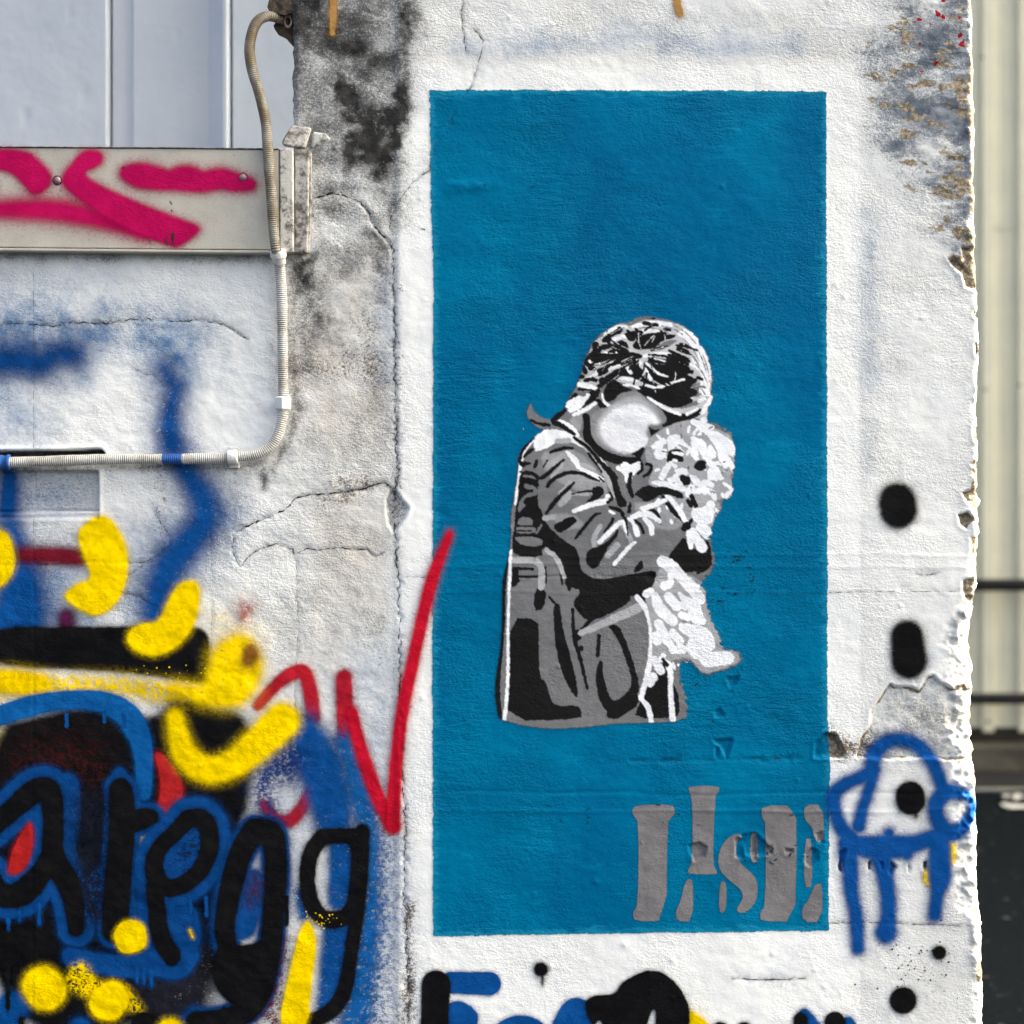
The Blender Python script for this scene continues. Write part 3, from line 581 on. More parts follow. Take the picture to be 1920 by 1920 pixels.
# neck, collar, face
L(FA, .24, 'p720,760 780,720 870,700 920,610 1000,590 1060,590 1130,650 1230,720 1270,800 1240,830 1130,830 1160,900 1110,990 1020,1040 850,1020 760,980 715,860', 3)
L(FA, .30, 'p560,790 700,690 760,660 700,740 670,760 640,900 600,860', 3)
L(FA, .45, 'p770,790 850,700 960,640 1060,625 1150,680 1235,800 1200,835 1130,830 1120,900 1145,955 1100,1010 1010,1050 890,1030 800,965 755,880', 9, 2)
L(FA, .80, 'p800,800 880,720 1000,680 1090,690 1160,740 1215,815 1190,830 1130,825 1115,900 1140,950 1100,1000 1010,1040 900,1015 820,955 785,880', 7, 2)
L(FA, TW, '500,810,14 580,850,20 625,910,12|600,760,10 690,720,12 750,680,10|560,690,24 640,650,24')
L(FA, TK, '680,770,20 695,830,22 690,920,30 740,1000,34 830,1060,32 930,1090,30 1060,1090,22|p1000,1045 1060,1020 1112,982 1090,1060 1060,1075 1040,1050|p1130,835 1160,868 1245,868 1185,905 1165,935 1150,890|470,760,22 440,810,20 520,840,14 600,900,10|530,730,16 470,780,22|290,800,8 340,825,10 420,835,10')
L(FA, TG, '290,690,8 285,750,22 340,790,14 420,800,8', 2)
# jacket
L(FA, .31, 'p350,1040 480,1000 620,1010 760,1150 860,1300 780,1350 600,1300 500,1250 400,1180|p1000,1400 1150,1380 1300,1420 1400,1536 1300,1600 1150,1560|p420,1460 600,1480 700,1560 520,1600', 6)
L(FA, TW, 'p330,890 400,868 500,870 600,915 720,1000 790,1090 740,1050 600,955 480,935 430,985 330,1025 310,980|550,1030,10 600,1080,16 640,1150,12 740,1190,14 800,1225,12|300,945,8 240,1015,9 215,1120,8 192,1300,8 180,1400,7|780,1080,12 850,1170,22 900,1270,14|950,1130,16 990,1180,26 1000,1220,14|960,1110,10 1010,1150,20 1060,1120,22')
L(FA, TL, '640,940,14 740,1050,18 830,1170,22 870,1260,22 900,1340,18|480,950,14 560,945,14|420,1120,20 520,1060,20|560,1330,24 520,1390,18')
L(FA, TK, '205,1095,10 230,1005,14 300,930,10|600,925,8 720,1010,12 800,1120,12 880,1200,18 900,1290,22 940,1400,26|430,1030,10 510,1000,14 590,1000,8|240,1060,8 280,1020,16 300,1010,10|220,1110,14 280,1110,8|320,1130,10 335,1090,8')
L(FJ, TK, 'p250,270 400,255 520,310 500,450 500,600 510,740 560,790 580,900 650,1010 830,1220 960,1350 1060,1440 1085,1640 1150,1700 1400,1765 1700,1710 1960,1680 1960,1900 900,1900 870,1650 800,1480 620,1330 560,1310 560,1440 170,1420 150,1220 190,1000 190,830 235,600')
L(FJ, TG, 'p310,420 400,430 490,480 515,560 420,605 340,600 300,690 350,720 280,780 235,830 220,760 260,640 330,570 440,520 320,490|p290,300 440,310 500,365 420,345 300,335|p240,900 300,880 420,900 440,980 400,1010 220,1000|p210,1020 460,1020 490,1050 450,1110 200,1110 210,1060|p200,1150 500,1160 580,1210 550,1290 280,1280 200,1200|490,1100,14 550,1000,18')
L(FJ, TK, '200,1005,6 400,1005,6|190,1070,6 420,1075,6|190,830,10 240,840,10')
L(FJ, TL, '820,700,30 930,600,30|1280,1270,26 1290,1130,30 1370,1010,26|1470,1420,30 1600,1270,36|1060,150,20 1180,170,24 1280,220,14|820,560,24 960,410,30|600,900,26 720,880,30|700,330,14 850,150,14|1000,560,16 1200,570,10|1690,1000,26 1790,1200,26|620,1330,16 750,1440,18 830,1600,16')
L(FJ, TK, '640,450,24 720,350,26 850,285,26 950,265,24 1100,270,22 1230,335,24 1350,380,10|865,85,10 720,215,26 600,320,28 535,345,20|1000,410,18 900,515,26 800,595,26 700,720,30 625,830,18|970,565,10 1100,535,12 1250,520,14|p1250,500 1300,455 1370,460 1420,510 1420,560 1340,625 1200,690 1165,680 1270,590|p700,1010 850,930 950,875 1020,890 1045,940 990,990 870,1070 810,1115|1370,830,8 1290,842,20 1200,960,22 1100,1080,24 1025,1180,12|1545,910,22 1490,1010,20 1425,1090,12|p1600,1035 1625,1080 1600,1160 1500,1260 1450,1350 1380,1480 1330,1585 1250,1595 1190,1540 1165,1440 1200,1350 1300,1300 1400,1270 1500,1190 1570,1110|1780,290,26 1750,430,34 1810,590,24|1540,380,20 1590,530,34 1690,700,44|1320,80,14 1500,225,24 1590,340,24|1200,0,14 1300,130,14 1390,260,8|p1820,1630 1920,1480 1960,1500 1960,1600 1860,1650|640,1340,14 760,1470,22 830,1620,18 840,1810,14|300,160,30 330,130,20|480,110,14 460,200,12|640,100,10 580,190,8|260,260,10 400,260,18 510,320,16|290,350,14 420,370,24 500,440,20|320,520,14 420,520,18|1350,330,10 1410,390,8')
L(FJ, TW, '1005,800,24 1200,720,32 1450,660,36|1360,1225,26 1500,1090,30 1600,990,30 1680,940,26 1720,960,14|1560,1530,20 1700,1370,22 1800,1265,26 1850,1230,18|1690,960,14 1730,1090,16|1460,600,24 1490,590,20|1500,800,12 1560,830,14|940,20,24 1030,80,26 1060,180,24|p1690,150 1800,210 1870,170 1960,160 1960,200 1870,260 1830,310 1770,290|1620,200,26 1730,270,30 1740,380,24|1850,1020,22 1880,1120,24')
L(FJ, TK, '1500,540,10 1545,620,18 1470,680,18|1500,745,20 1640,790,26|1670,830,20 1730,950,14 1750,1130,8|1780,700,12 1770,800,30|1680,850,26|1800,900,12 1920,980,18')
# lower coat, bag
L(FB, TK, 'p630,270 640,400 680,450 780,490 900,470 1060,440 1160,420 1195,440 1175,540 1110,560 1140,655 1010,590 1000,650 840,740 700,795 600,690 600,640 640,590 640,540 600,520 560,580 540,500 490,380 400,280 390,220 420,110 520,200|p1390,170 1430,250 1470,270 1520,270 1560,180 1590,300 1590,400 1470,460 1490,420 1410,440 1330,400 1310,370 1270,320 1350,230|p140,760 340,770 345,900 350,1200 400,1220 420,1330 470,1400 620,1390 650,1430 655,1490 120,1500 130,1200|p450,650 500,670 510,800 560,1000 610,1180 632,1340 590,1310 500,1130 460,900|p315,550 400,545 385,700 310,710|590,700,10 597,900,14 640,1030,14 695,1270,8|790,1085,14 780,1180,28 810,1320,36 860,1410,44 950,1380,36 1040,1290,34 1040,1200,20 970,980,22 910,850,28 870,822,18|p850,1400 1050,1300 1075,1380 960,1460 900,1490 830,1480|p1240,1045 1280,1100 1290,1200 1350,1300 1360,1420 1340,1480 1030,1485 1070,1380 1110,1260 1180,1180 1240,1120|780,890,12 770,1030,14|660,840,14 720,775,14|180,405,8 300,410,8|170,465,8 385,465,8|p150,390 200,400 200,480 215,495 160,545 145,520|130,300,10 90,500,18 80,900,20 50,1150,22 40,1300,24 65,1480,18|620,870,24 630,900,22|650,980,18|p410,590 470,650 450,660 420,620|390,400,10 395,500,12')
L(FB, TL, '650,870,16 850,785,26 1060,690,30|150,345,18 370,345,18 365,540,20|400,270,10 480,330,14 530,470,10')
L(FB, TW, '145,280,7 135,500,8 122,900,7 128,1200,9 100,1490,11|1050,610,10 1130,710,14 1165,850,16 1160,1000,15 1130,1170,13 1080,1340,11|1080,1340,9 1140,1410,14 1155,1505,11|1270,1070,14 1300,1180,14 1290,1250,9 1310,1490,15')
# puppy
L(FD, .36, 'p430,440 560,330 800,200 1100,130 1350,230 1600,330 1720,420 1740,700 1730,930 1650,960 1700,1050 1720,1200 1600,1310 1500,1330 1530,1480 1480,1580 1410,1700 1380,1840 1080,1840 1020,1700 900,1480 760,1320 560,1180 430,1120 500,900 380,720', 3)
L(FD, TL, 'p1040,760 1250,900 1280,1080 1180,1100 1060,960|p960,300 1100,300 1060,420 960,400|p1200,1240 1400,1260 1300,1400 1150,1400|620,900,40 700,740,40|p880,520 960,560 1030,660 1000,740 940,640', 5)
L(FD, TW, '1120,175,32 1250,220,35 1395,250,22|p1200,255 1330,295 1440,320 1600,400 1700,480 1740,600 1735,690 1640,655 1575,605 1640,700 1710,800 1725,910 1690,890 1640,810 1610,855 1570,840 1500,700 1480,560 1350,400 1330,330 1220,310|p1085,395 1200,440 1280,460 1330,650 1360,510 1410,570 1455,660 1400,730 1280,730 1230,620 1150,530 1180,640 1160,710 1110,700 1060,590 1040,540 1110,580 1090,470|p735,410 800,380 870,370 920,395 960,460 1045,550 990,530 900,485 850,520 800,580 760,595 740,520|520,545,19 620,465,27 600,590,40 570,650,32|660,450,27 680,470,27|p610,620 690,575 715,630 640,730 610,720|640,1000,27 700,900,38 770,770,27|800,810,14 850,840,16|p840,885 1000,870 1035,970 960,950 830,975 870,950|760,1035,19 880,1035,19|870,1115,22 940,1085,27|1085,995,24 1150,1050,38 1200,1100,32|1260,1085,27 1340,1085,32 1385,1115,27|1360,960,27 1390,1015,35 1430,930,38 1480,920,32 1500,1000,19|1340,770,27 1420,830,35 1390,890,32|1090,1150,35 1120,1220,24 1190,1200,35|1310,1190,27 1400,1230,40 1440,1320,19|1220,1170,14 1290,1230,19|1045,1190,27 1030,1260,27|1650,1140,14 1710,1210,27 1610,1280,27|p1120,1455 1200,1480 1300,1440 1350,1360 1390,1360 1445,1440 1370,1445 1430,1520 1430,1540 1300,1560 1400,1630 1390,1680 1280,1690 1180,1690 1110,1600 1100,1520|1250,1720,40 1330,1790,40')
IDOG = len(LAY)
L(FD, TK, 'p735,660 780,590 900,585 975,640 930,650 975,755 880,765 780,740 720,775|p1140,820 1200,750 1310,765 1270,820 1315,860 1240,900 1135,865|p915,960 1060,1005 1075,1080 990,1125 930,1050|345,800,22 350,900,24 280,945,18|420,800,20 500,830,24 470,930,26 375,985,20|p220,1250 430,1115 560,1165 700,1145 850,1180 980,1290 900,1315 770,1250 620,1250 480,1340 380,1365 330,1290|660,1290,14 780,1470,28 900,1590,28 990,1670,14|1090,1280,24 1120,1370,30 1150,1430,24|1030,1350,22 1085,1435,16|370,1490,10 520,1480,26 590,1570,26 625,1690,12|200,1620,14 330,1720,20 370,1830,18|1090,1640,22 1000,1780,34|1060,1770,20|1170,1730,12 1230,1760,10|180,940,20 150,1080,30 200,1290,20|150,1520,24 170,1390,16')
L(FD, TW, '520,1080,18 700,1100,24 850,1150,26 980,1180,24|760,1310,18 900,1480,26 1010,1680,20|350,1470,20 500,1430,26 690,1345,18|200,1590,24 350,1540,34 480,1560,28 610,1660,14|390,1620,22 480,1720,34 500,1840,20|150,1615,14 230,1700,22 260,1840,26|810,632,6 900,640,12 950,660,10|820,745,8 860,755,8')
L(FB, .36, 'p1195,440 1240,370 1300,400 1420,450 1510,490 1540,560 1560,660 1600,780 1650,900 1660,980 1770,1000 1800,1060 1740,1105 1600,1150 1530,1165 1470,1100 1430,1050 1330,1060 1280,1080 1240,1030 1160,1180 1165,850 1130,700 1110,600 1170,540', 3)
L(FB, TW, '1235,355,35 1300,390,40 1400,500,30 1510,625,32|1290,420,11 1300,520,16 1250,530,27|p1340,570 1400,610 1500,650 1515,740 1555,800 1480,810 1400,740 1440,730 1380,640|p1350,800 1420,810 1540,830 1600,900 1612,990 1500,1010 1480,1070 1400,980 1450,900 1370,860|p1480,1010 1600,1015 1700,1008 1750,1030 1740,1085 1640,1100 1540,1112 1500,1060|1180,600,19 1200,660,32|1220,700,35 1310,785,30|1280,610,27 1340,680,27|1205,800,24 1250,900,35 1295,955,19|1310,870,24 1360,930,24|1190,890,24 1200,930,24|1310,990,22 1380,990,24|1120,590,22 1150,570,19|1380,670,22 1400,690,14|1420,490,19 1480,540,16|1180,1060,19 1225,1145,22|1165,1190,30 1150,1230,22|1430,150,19 1440,250,11|1450,140,19 1520,255,32|p1460,-10 1600,10 1590,60 1500,80|1500,110,19 1560,160,30|1370,740,19 1430,760,19|1240,1035,14 1225,1060,14')
L(FB, TK, '1410,100,30|1440,70,12|1385,120,16|1240,1060,10 1270,1100,12')

rh = np.random.RandomState(5)
for k_ in range(95):      # loose strands of hair from the knot
    a_ = rh.uniform(0, 2*math.pi); r0_ = rh.uniform(60, 420); ln = rh.uniform(70, 220); sw = rh.uniform(-.35, .35)
    pts = []
    for t_ in (0, .33, .66, 1.):
        r_ = r0_+ln*t_; aa_ = a_+sw*t_
        pts.append((FH[0]+(890+r_*1.25*math.cos(aa_))*FH[2], FH[1]+(480+r_*.85*math.sin(aa_)+.00025*(r_*math.cos(aa_))**2)*FH[2], (rh.uniform(1.5, 4.5) if t_ in (.33, .66) else 1.)*FH[2]))
    P_ = np.array(pts)
    if (sd_poly(P_[:, 0], P_[:, 1], PT(FH, '250,640 300,450 480,240 700,160 1000,100 1400,180 1620,420 1720,700 1700,950 1600,1080 1300,1090 1000,940 880,870 640,780 400,800')) > 0).any(): continue
    LAY.append((TK if rh.rand() < .62 else .62, False, P_, 1.4))
for k_ in range(0, 150):       # tufts of fur
    cx_, cy_ = (rh.uniform(560, 1650), rh.uniform(250, 1700)) if k_ < 80 else (rh.uniform(1190, 1600), rh.uniform(480, 1100))
    f_ = FD if k_ < 80 else FB; sc_ = 1. if k_ < 80 else .5
    d_ = math.atan2(cy_-700, cx_-1000)+rh.uniform(-.5, .5) if k_ < 80 else rh.uniform(.6, 1.3)
    L_ = rh.uniform(30, 90)*sc_
    P_ = np.array([(f_[0]+(cx_+L_*t_*math.cos(d_))*f_[2], f_[1]+(cy_+L_*t_*math.sin(d_))*f_[2], r_*sc_*f_[2]) for t_, r_ in ((0, 5), (.5, 11), (1, 3))])
    LAY.insert(IDOG, (TW if rh.rand() < .72 else .14, False, P_, 1.2))
def figure_mat():
    m, nt, p = new_mat('stencil_paint'); b = NB(nt)
    nrm, hgt = relief(b, .4, -.5)
    tn = b.attr('tone').outputs['Fac']; sd = b.attr('sd').outputs['Fac']
    t2 = b.math('MULTIPLY', tn, b.math('ADD', b.math('MULTIPLY_ADD', b.noise(160, 3, .6), .30, .66), b.math('MULTIPLY', b.noise(22, 4, .6), .42)))
    c = b.n.new('ShaderNodeCombineColor'); b.l.new(b.math('MULTIPLY', t2, .985), c.inputs[0]); b.l.new(b.math('MULTIPLY', t2, .985), c.inputs[1]); b.l.new(b.math('MULTIPLY', t2, 1.04), c.inputs[2])
    b.l.new(c.outputs[0], p.inputs['Base Color']); b.l.new(nrm, p.inputs['Normal']); p.inputs['Roughness'].default_value = .6; p.inputs['Specular IOR Level'].default_value = .08
    a = b.ramp(b.math('ADD', sd, b.math('MULTIPLY_ADD', b.noise(600, 2, .6), 5., -2.5)), 2.2, -1.8)
    tr = b.n.new('ShaderNodeBsdfTransparent'); mx = b.n.new('ShaderNodeMixShader')
    b.l.new(a, mx.inputs[0]); b.l.new(tr.outputs[0], mx.inputs[1]); b.l.new(p.outputs[0], mx.inputs[2]); b.l.new(mx.outputs[0], nt.nodes['Material Output'].inputs[0])
    return m
FST = 1.5
fgx = GX[0]+np.arange(math.floor((915-GX[0])/FST), math.ceil((1402-GX[0])/FST))*FST; fgy = GY[0]+np.arange(math.floor((582-GY[0])/FST), math.ceil((1376-GY[0])/FST))*FST
FX, FY = np.meshgrid(fgx, fgy)
silsd = sd_poly(FX, FY, chaikin(SIL, 1))+fbm(FX, FY, 9, 9, 23, 3)*2.+fbm(FX, FY, 8, 6, 25, 3)*14*sstep(1240, 1290, FX)
tone = np.full(FX.shape, TG)
wob = fbm(FX, FY, 4.5, 4.5, 24, 3)*3.4
for t_, isp, P, so in LAY:
    r = 0 if isp else P[:, 2].max()
    c0, c1 = np.searchsorted(fgx, [P[:, 0].min()-r-8, P[:, 0].max()+r+8]); r0, r1 = np.searchsorted(fgy, [P[:, 1].min()-r-8, P[:, 1].max()+r+8])
    sl = np.s_[r0:r1, c0:c1]
    d = (sd_poly if isp else sd_line)(FX[sl], FY[sl], P)+wob[sl]
    if t_ < .05: d = d-.5
    if t_ < .05 and P[:, 0].mean() > 1235 and 780 < P[:, 1].mean() < 960: d = d-.9
    if abs(t_-TL) < .01: d = d-1.2
    if t_ < .05 and 600 < P[:, 1].mean() < 775 and P[:, 0].mean() < 1340: d = d-1.3
    if t_ > .8: d = d-(1.9 if P[:, 0].mean() > 1190 and P[:, 1].mean() > 780 else .8)
    a = sstep(so*.6, -so*.6, d); tone[sl] = tone[sl]*(1-a)+t_*a
REG = {'puppy': [np.vstack([PT(FA, '1180,960 1260,900 1450,790 1560,800 1800,850 1800,1400 1700,1500'), PT(FB, '1640,60 1560,160 1500,90 1430,60'), PT(FA, '1420,1400 1280,1240 1060,1200 1080,1100 1130,1010')]), PT(FB, '1220,340 1320,400 1420,460 1520,480 1900,900 1900,1200 1400,1200 1340,1060 1270,1060 1240,1020 1160,1180 1175,850 1110,600 1190,440')],
       'child_face': [PT(FA, '700,740 780,700 900,610 1060,580 1240,710 1280,820 1250,880 1180,960 1130,1010 1080,1100 830,1090 720,1020 660,860')],
       'child_hair': [PT(FA, '200,640 430,700 560,520 700,100 1100,0 1700,200 1700,700 1580,830 1450,800 1250,880 1280,820 1240,710 1060,580 900,610 780,700 700,740 640,910 560,880 480,850 330,870 200,860')]}
own = np.full(FX.shape, 3)
for i_, nm in ((2, 'child_hair'), (1, 'child_face'), (0, 'puppy')):
    for P in REG[nm]: own[sd_poly(FX, FY, P) < 0] = i_
MFIG = figure_mat()
I = np.arange(FX.size).reshape(FX.shape)
for i_, (nm, lab) in enumerate((('puppy', 'shaggy white puppy held in the child\'s arms, painted in white, grey and black'), ('child_face', 'pale half hidden face of the painted child'), ('child_hair', 'gathered black and white hair of the painted child'), ('child_coat', 'grey and black coat with folded sleeves of the painted child'))):
    ck = (own[:-1, :-1] == i_) & ((silsd[:-1, :-1] < 4.5) | (silsd[1:, 1:] < 4.5))
    F = np.stack([I[:-1, :-1], I[1:, :-1], I[1:, 1:], I[:-1, 1:]], -1)[ck]
    used, inv = np.unique(F, return_inverse=True); F = inv.reshape(F.shape)
    xs, ys = FX.ravel()[used], FY.ravel()[used]
    o = mesh_obj(nm, np.c_[wx(xs), surf_wall(xs, ys)-.0005-.00105, wz(ys)], F, MFIG, MURAL, attrs={'sd': silsd.ravel()[used], 'tone': tone.ravel()[used]})
    o['label'] = lab
rm = np.random.RandomState(31)
for cx_, cy_, sx_, sy_, n_ in ((1385, 1045, 26, 10, 16), (1390, 1112, 30, 5, 10), (1345, 1128, 10, 4, 6), (1410, 1070, 10, 14, 7), (1340, 1290, 60, 60, 14), (1250, 1530, 200, 20, 12), (1460, 1600, 60, 16, 18), (1000, 500, 150, 150, 10)):
    stroke('chip_mark', F0, '|'.join('%.1f,%.1f,%.2f %.1f,%.1f,%.2f' % (a_, b_, rm.uniform(.6, 1.5), a_+rm.normal()*4, b_+rm.normal()*2.5, rm.uniform(.4, 1.)) for a_, b_ in ((cx_+rm.normal()*sx_*.6, cy_+rm.normal()*sy_*.6) for _ in range(n_))), (.006, .03, .05), 6, .9, MURAL, rag=.3, halo=0, step=1.5, grain=.3)
stroke('paint_fleck', FA, 'p232,845 243,870 230,872', (.8, .8, .8), 4, 1, MURAL, smooth=0, halo=0)

# ------------------------------------------------------------------ graffiti on the wall: left side
ss = 'spray_stroke'
stroke(ss, Z2, '-80,350,95 120,340,85 230,370,82 300,320,66|330,310,58 410,315,62', NAVY, 1, 50, op=1., label='soft horizontal blue smear under the steel beam')
stroke(ss, Z2, '985,500,46 965,600,58 950,710,72 970,815,80|930,400,40 985,500,46', BLUE, 1, 42, op=.93, label='short blue stroke just above the conduit')
stroke(ss, Z2, '1030,950,62 1100,1050,70 1155,1150,82 1160,1260,90 1060,1370,92 970,1480,95 910,1600,90 870,1760,75 850,1850,60', BLUE, 1, 42, op=.95, label='curved blue stroke running down below the conduit')
stroke(ss, Z2, '40,990,45 40,1080,55 30,1180,55', BLUE, 1, 24)
stroke(ss, Z2, '60,1290,60 100,1480,90 120,1650,130 100,1830,160 20,1850,160', BLUE, 2, 40)
stroke(ss, Z2, '130,1440,36 300,1440,48 460,1455,44', (.14, .006, .018), 3, 14, label='short dark red bar between two yellow strokes')
stroke(ss, Z2, '375,1790,42 380,1900,48', (.07, .008, .045), 3, 16)
stroke(ss, Z3, 'p-60,85 300,85 700,80 870,78 935,105 950,200 950,340 900,345 700,300 400,275 -60,262', BLACK, 4, 7, label='wide black horizontal band')
stroke(ss, Z3, '-40,320,45 80,330,55 180,345,48', YEL, 5, 14); stroke(ss, Z3, '-40,350,36 200,352,42 500,345,36 700,372,42 900,405,46', YEL, 5, 17, op=.74, label='thin speckled yellow streak under the black band')
stroke(ss, Z3, '-10,480,60 0,650,70 60,560,40', (.5, .38, .005), 5, 40, op=.6)
stroke(ss, Z3, 'p-60,545 200,480 350,445 560,470 700,500 800,400 950,440 1080,470 1140,560 1120,900 1080,960 1040,1250 950,1500 800,1640 700,1660 640,1900 -60,1900', BLACK, 5, 18, label='large black fill behind the graffiti letters')
stroke(ss, Z3, 'p600,1500 960,1380 965,1900 600,1900', (.010, .010, .016), 6, 40, op=.93)
stroke(ss, Z3, '150,690,60 350,650,50 430,760,40', (.045, .006, .006), 6, 60, op=.6)
stroke(ss, Z3, '-60,505,42 150,432,46 330,408,40 480,420,48 585,480,58 640,600,48 652,720,38 645,830,38', BLUE2, 7, 4, label='thick blue arch over the graffiti letters')
stroke(ss, Z3, 'p690,645 730,650 790,720 835,820 800,900 720,1050 640,1230 600,1300 600,1200 640,1070 720,870 725,760', (.33, .012, .014), 7, 4, label='long red wedge between the blue letters')
stroke(ss, Z3, 'p640,1005 690,1005 640,1120 603,1175 598,1080', YEL, 7, 5)
# blue backing shapes
BLUE3 = (.001, .044, .185)
LET_A = '-40,990,%d 60,905,%d 150,825,%d 220,805,%d 242,880,%d 245,1000,%d 237,1080,%d 262,1160,%d 320,1250,%d 340,1350,%d 345,1440,%d|240,1090,%d 200,1180,%d 120,1275,%d 50,1300,%d -10,1280,%d -50,1200,%d'
LET_R = '545,815,%d 555,900,%d 550,1050,%d 535,1200,%d 525,1350,%d 520,1450,%d|590,965,%d 650,942,%d 680,937,%d'
LET_P = '850,945,%d 910,940,%d 945,990,%d 950,1080,%d 915,1170,%d 850,1230,%d 770,1265,%d 710,1230,%d 690,1150,%d 720,1070,%d 800,1000,%d 850,945,%d|700,1250,%d 710,1350,%d 715,1450,%d 750,1530,%d 775,1560,%d'
LET_G = '1150,1000,%d 1090,1080,%d 1055,1200,%d 1025,1330,%d 1010,1450,%d 1030,1530,%d|1150,1000,%d 1220,1010,%d 1240,1060,%d 1245,1200,%d 1235,1350,%d 1222,1500,%d 1205,1650,%d 1150,1780,%d 1060,1840,%d 960,1860,%d 890,1860,%d'
LET_Q = '1450,1030,%d 1400,1090,%d 1380,1200,%d 1392,1310,%d 1440,1390,%d 1520,1405,%d 1585,1370,%d 1603,1280,%d 1615,1150,%d 1615,1030,%d 1540,1020,%d 1450,1030,%d|1632,1005,%d 1622,1200,%d 1605,1400,%d 1580,1560,%d 1560,1700,%d 1520,1790,%d 1440,1845,%d 1390,1850,%d'
def rr(t, base, extra=0):
    n = t.count('%d'); b_ = base if len(base) == n else [base[i*len(base)//n] for i in range(n)]
    return t % tuple(x+extra for x in b_)
RA = [45, 45, 54, 54, 48, 45, 48, 50, 52, 42, 34, 45, 46, 58, 52, 50, 50]; RR_ = [50, 58, 58, 58, 60, 54, 50, 45, 36]; RP = [40, 42, 42, 40, 38, 38, 38, 42, 40, 35, 36, 40, 38, 38, 42, 42, 40]
RG = [55, 50, 50, 47, 45, 42, 55, 60, 50, 50, 48, 48, 46, 52, 52, 50, 50]; RQ = [36, 37, 36, 36, 36, 38, 35, 32, 32, 40, 32, 36, 34, 37, 32, 30, 34, 35, 35, 30]
stroke(ss, Z3, rr(LET_A, RA, 50)+'|300,800,60 330,950,40 300,1100,40', BLUE3, 8, 5, label='blue outline around the first graffiti letter')
stroke(ss, Z3, rr(LET_R, RR_, 26)+'|450,1190,36 440,1280,36|p500,740 540,705 590,760 600,800 620,1000 640,1500 470,1500 490,900|p480,1120 500,1200 470,1340 400,1290 420,1190', BLUE3, 8, 5, label='blue outline around the second graffiti letter')
stroke(ss, Z3, rr(LET_P, RP, 52)+'|820,1090,70 760,1150,60|830,1400,70 860,1480,50', BLUE3, 8, 8, label='blue outline around the third graffiti letter')
stroke(ss, Z3, rr(LET_G, RG, 18)+'|1130,1250,80 1090,1420,70|1110,1700,60', BLUE3, 8, 9, label='blue outline around the tall fourth graffiti letter')
stroke(ss, Z3, '1370,540,60 1420,650,100 1480,800,100 1500,950,85', BLUE, 8, 26, op=.95, label='wide blue stroke crossing the red zigzag')
stroke(ss, Z3, '1550,600,36 1600,740,50 1640,900,50 1672,1050,32 1680,1250,30 1665,1450,44 1640,1650,56 1600,1880,70', BLUE2, 8, 22, op=.85)
stroke(ss, Z3, '1535,1080,50 1540,1200,56 1530,1310,50', BLUE, 8, 12, op=.9); stroke(ss, Z3, '1520,1450,60 1510,1560,64 1500,1680,60 1480,1800,50', BLUE, 8, 14, op=.9)
stroke(ss, Z3, '1290,690,70 1200,740,40 1180,820,36 1220,920,30', (.01, .03, .15), 8, 30, op=.7)
stroke(ss, Z3, '1370,1290,40 1380,1370,36', BLUE, 8, 14, op=.85)
stroke(ss, Z3, 'p150,950 155,1080 110,1180 60,1200 35,1180 60,1080 110,990', (.36, .012, .014), 9, 2.5, label='red drop inside the first graffiti letter')
stroke(ss, Z3, '890,1060,30 840,1120,36', (.004, .018, .06), 9, 30, op=.6); stroke(ss, Z3, '1160,1230,22 1140,1300,22', (.05, .02, .05), 9, 24, op=.7)
stroke(ss, Z3, '700,1340,10 620,1280,30', BLUE, 8, 10)
stroke(ss, Z3, '320,1565,40 450,1600,46 600,1615,52 700,1590,60 800,1620,60 850,1560,50', BLUE3, 9, 5, label='blue blob with drips between the yellow dots')
for x0, y0, y1, r in ((1300*.6-95, 1630, 1700, 9), (650, 1620, 1690, 9), (620, 1620, 1680, 9)): stroke('paint_drip', Z3, '%f,%f,%f %f,%f,%f' % (x0, y0, r, x0, y1, r*.8), BLUE, 9, 2)
for x0, y0, y1, r in ((92, 1340, 1405, 9), (180, 1330, 1420, 9)): stroke('paint_drip', Z3, '%f,%f,%f %f,%f,%f' % (x0, y0, r, x0, y1, r*.8), BLUE, 9, 2)
stroke(ss, Z3, '1700,900,30 1725,1200,36 1715,1500,44 1690,1850,50', BLUE2, 7, 60, op=.62, label='pale blue haze along the long crack')
stroke(ss, Z3, '1290,560,40 1320,720,50 1240,700,40', NAVY, 7, 44, op=.75)
stroke(ss, Z3, '1000,1250,50 960,1400,60 980,1600,60', BLACK, 7, 30, op=.9)
stroke(ss, Z3, '420,900,60 400,1100,50 420,1350,50', (.006, .008, .016), 9, 40, op=.8)
for k_, (x0, y0, ln) in enumerate(((1010, 1800, 60), (700, 1290, 55), (560, 470, 60), (470, 470, 40), (300, 480, 50), (860, 1310, 60), (930, 1300, 80), (1290, 1300, 120), (1480, 1430, 70), (40, 1390, 60))):
    stroke('paint_drip', Z3, '%f,%f,9 %f,%f,7 %f,%f,9' % (x0, y0, x0+2, y0+ln*.7, x0+1, y0+ln), BLUE if k_ not in (0, 7) else BLACK, 9, 2, halo=0)
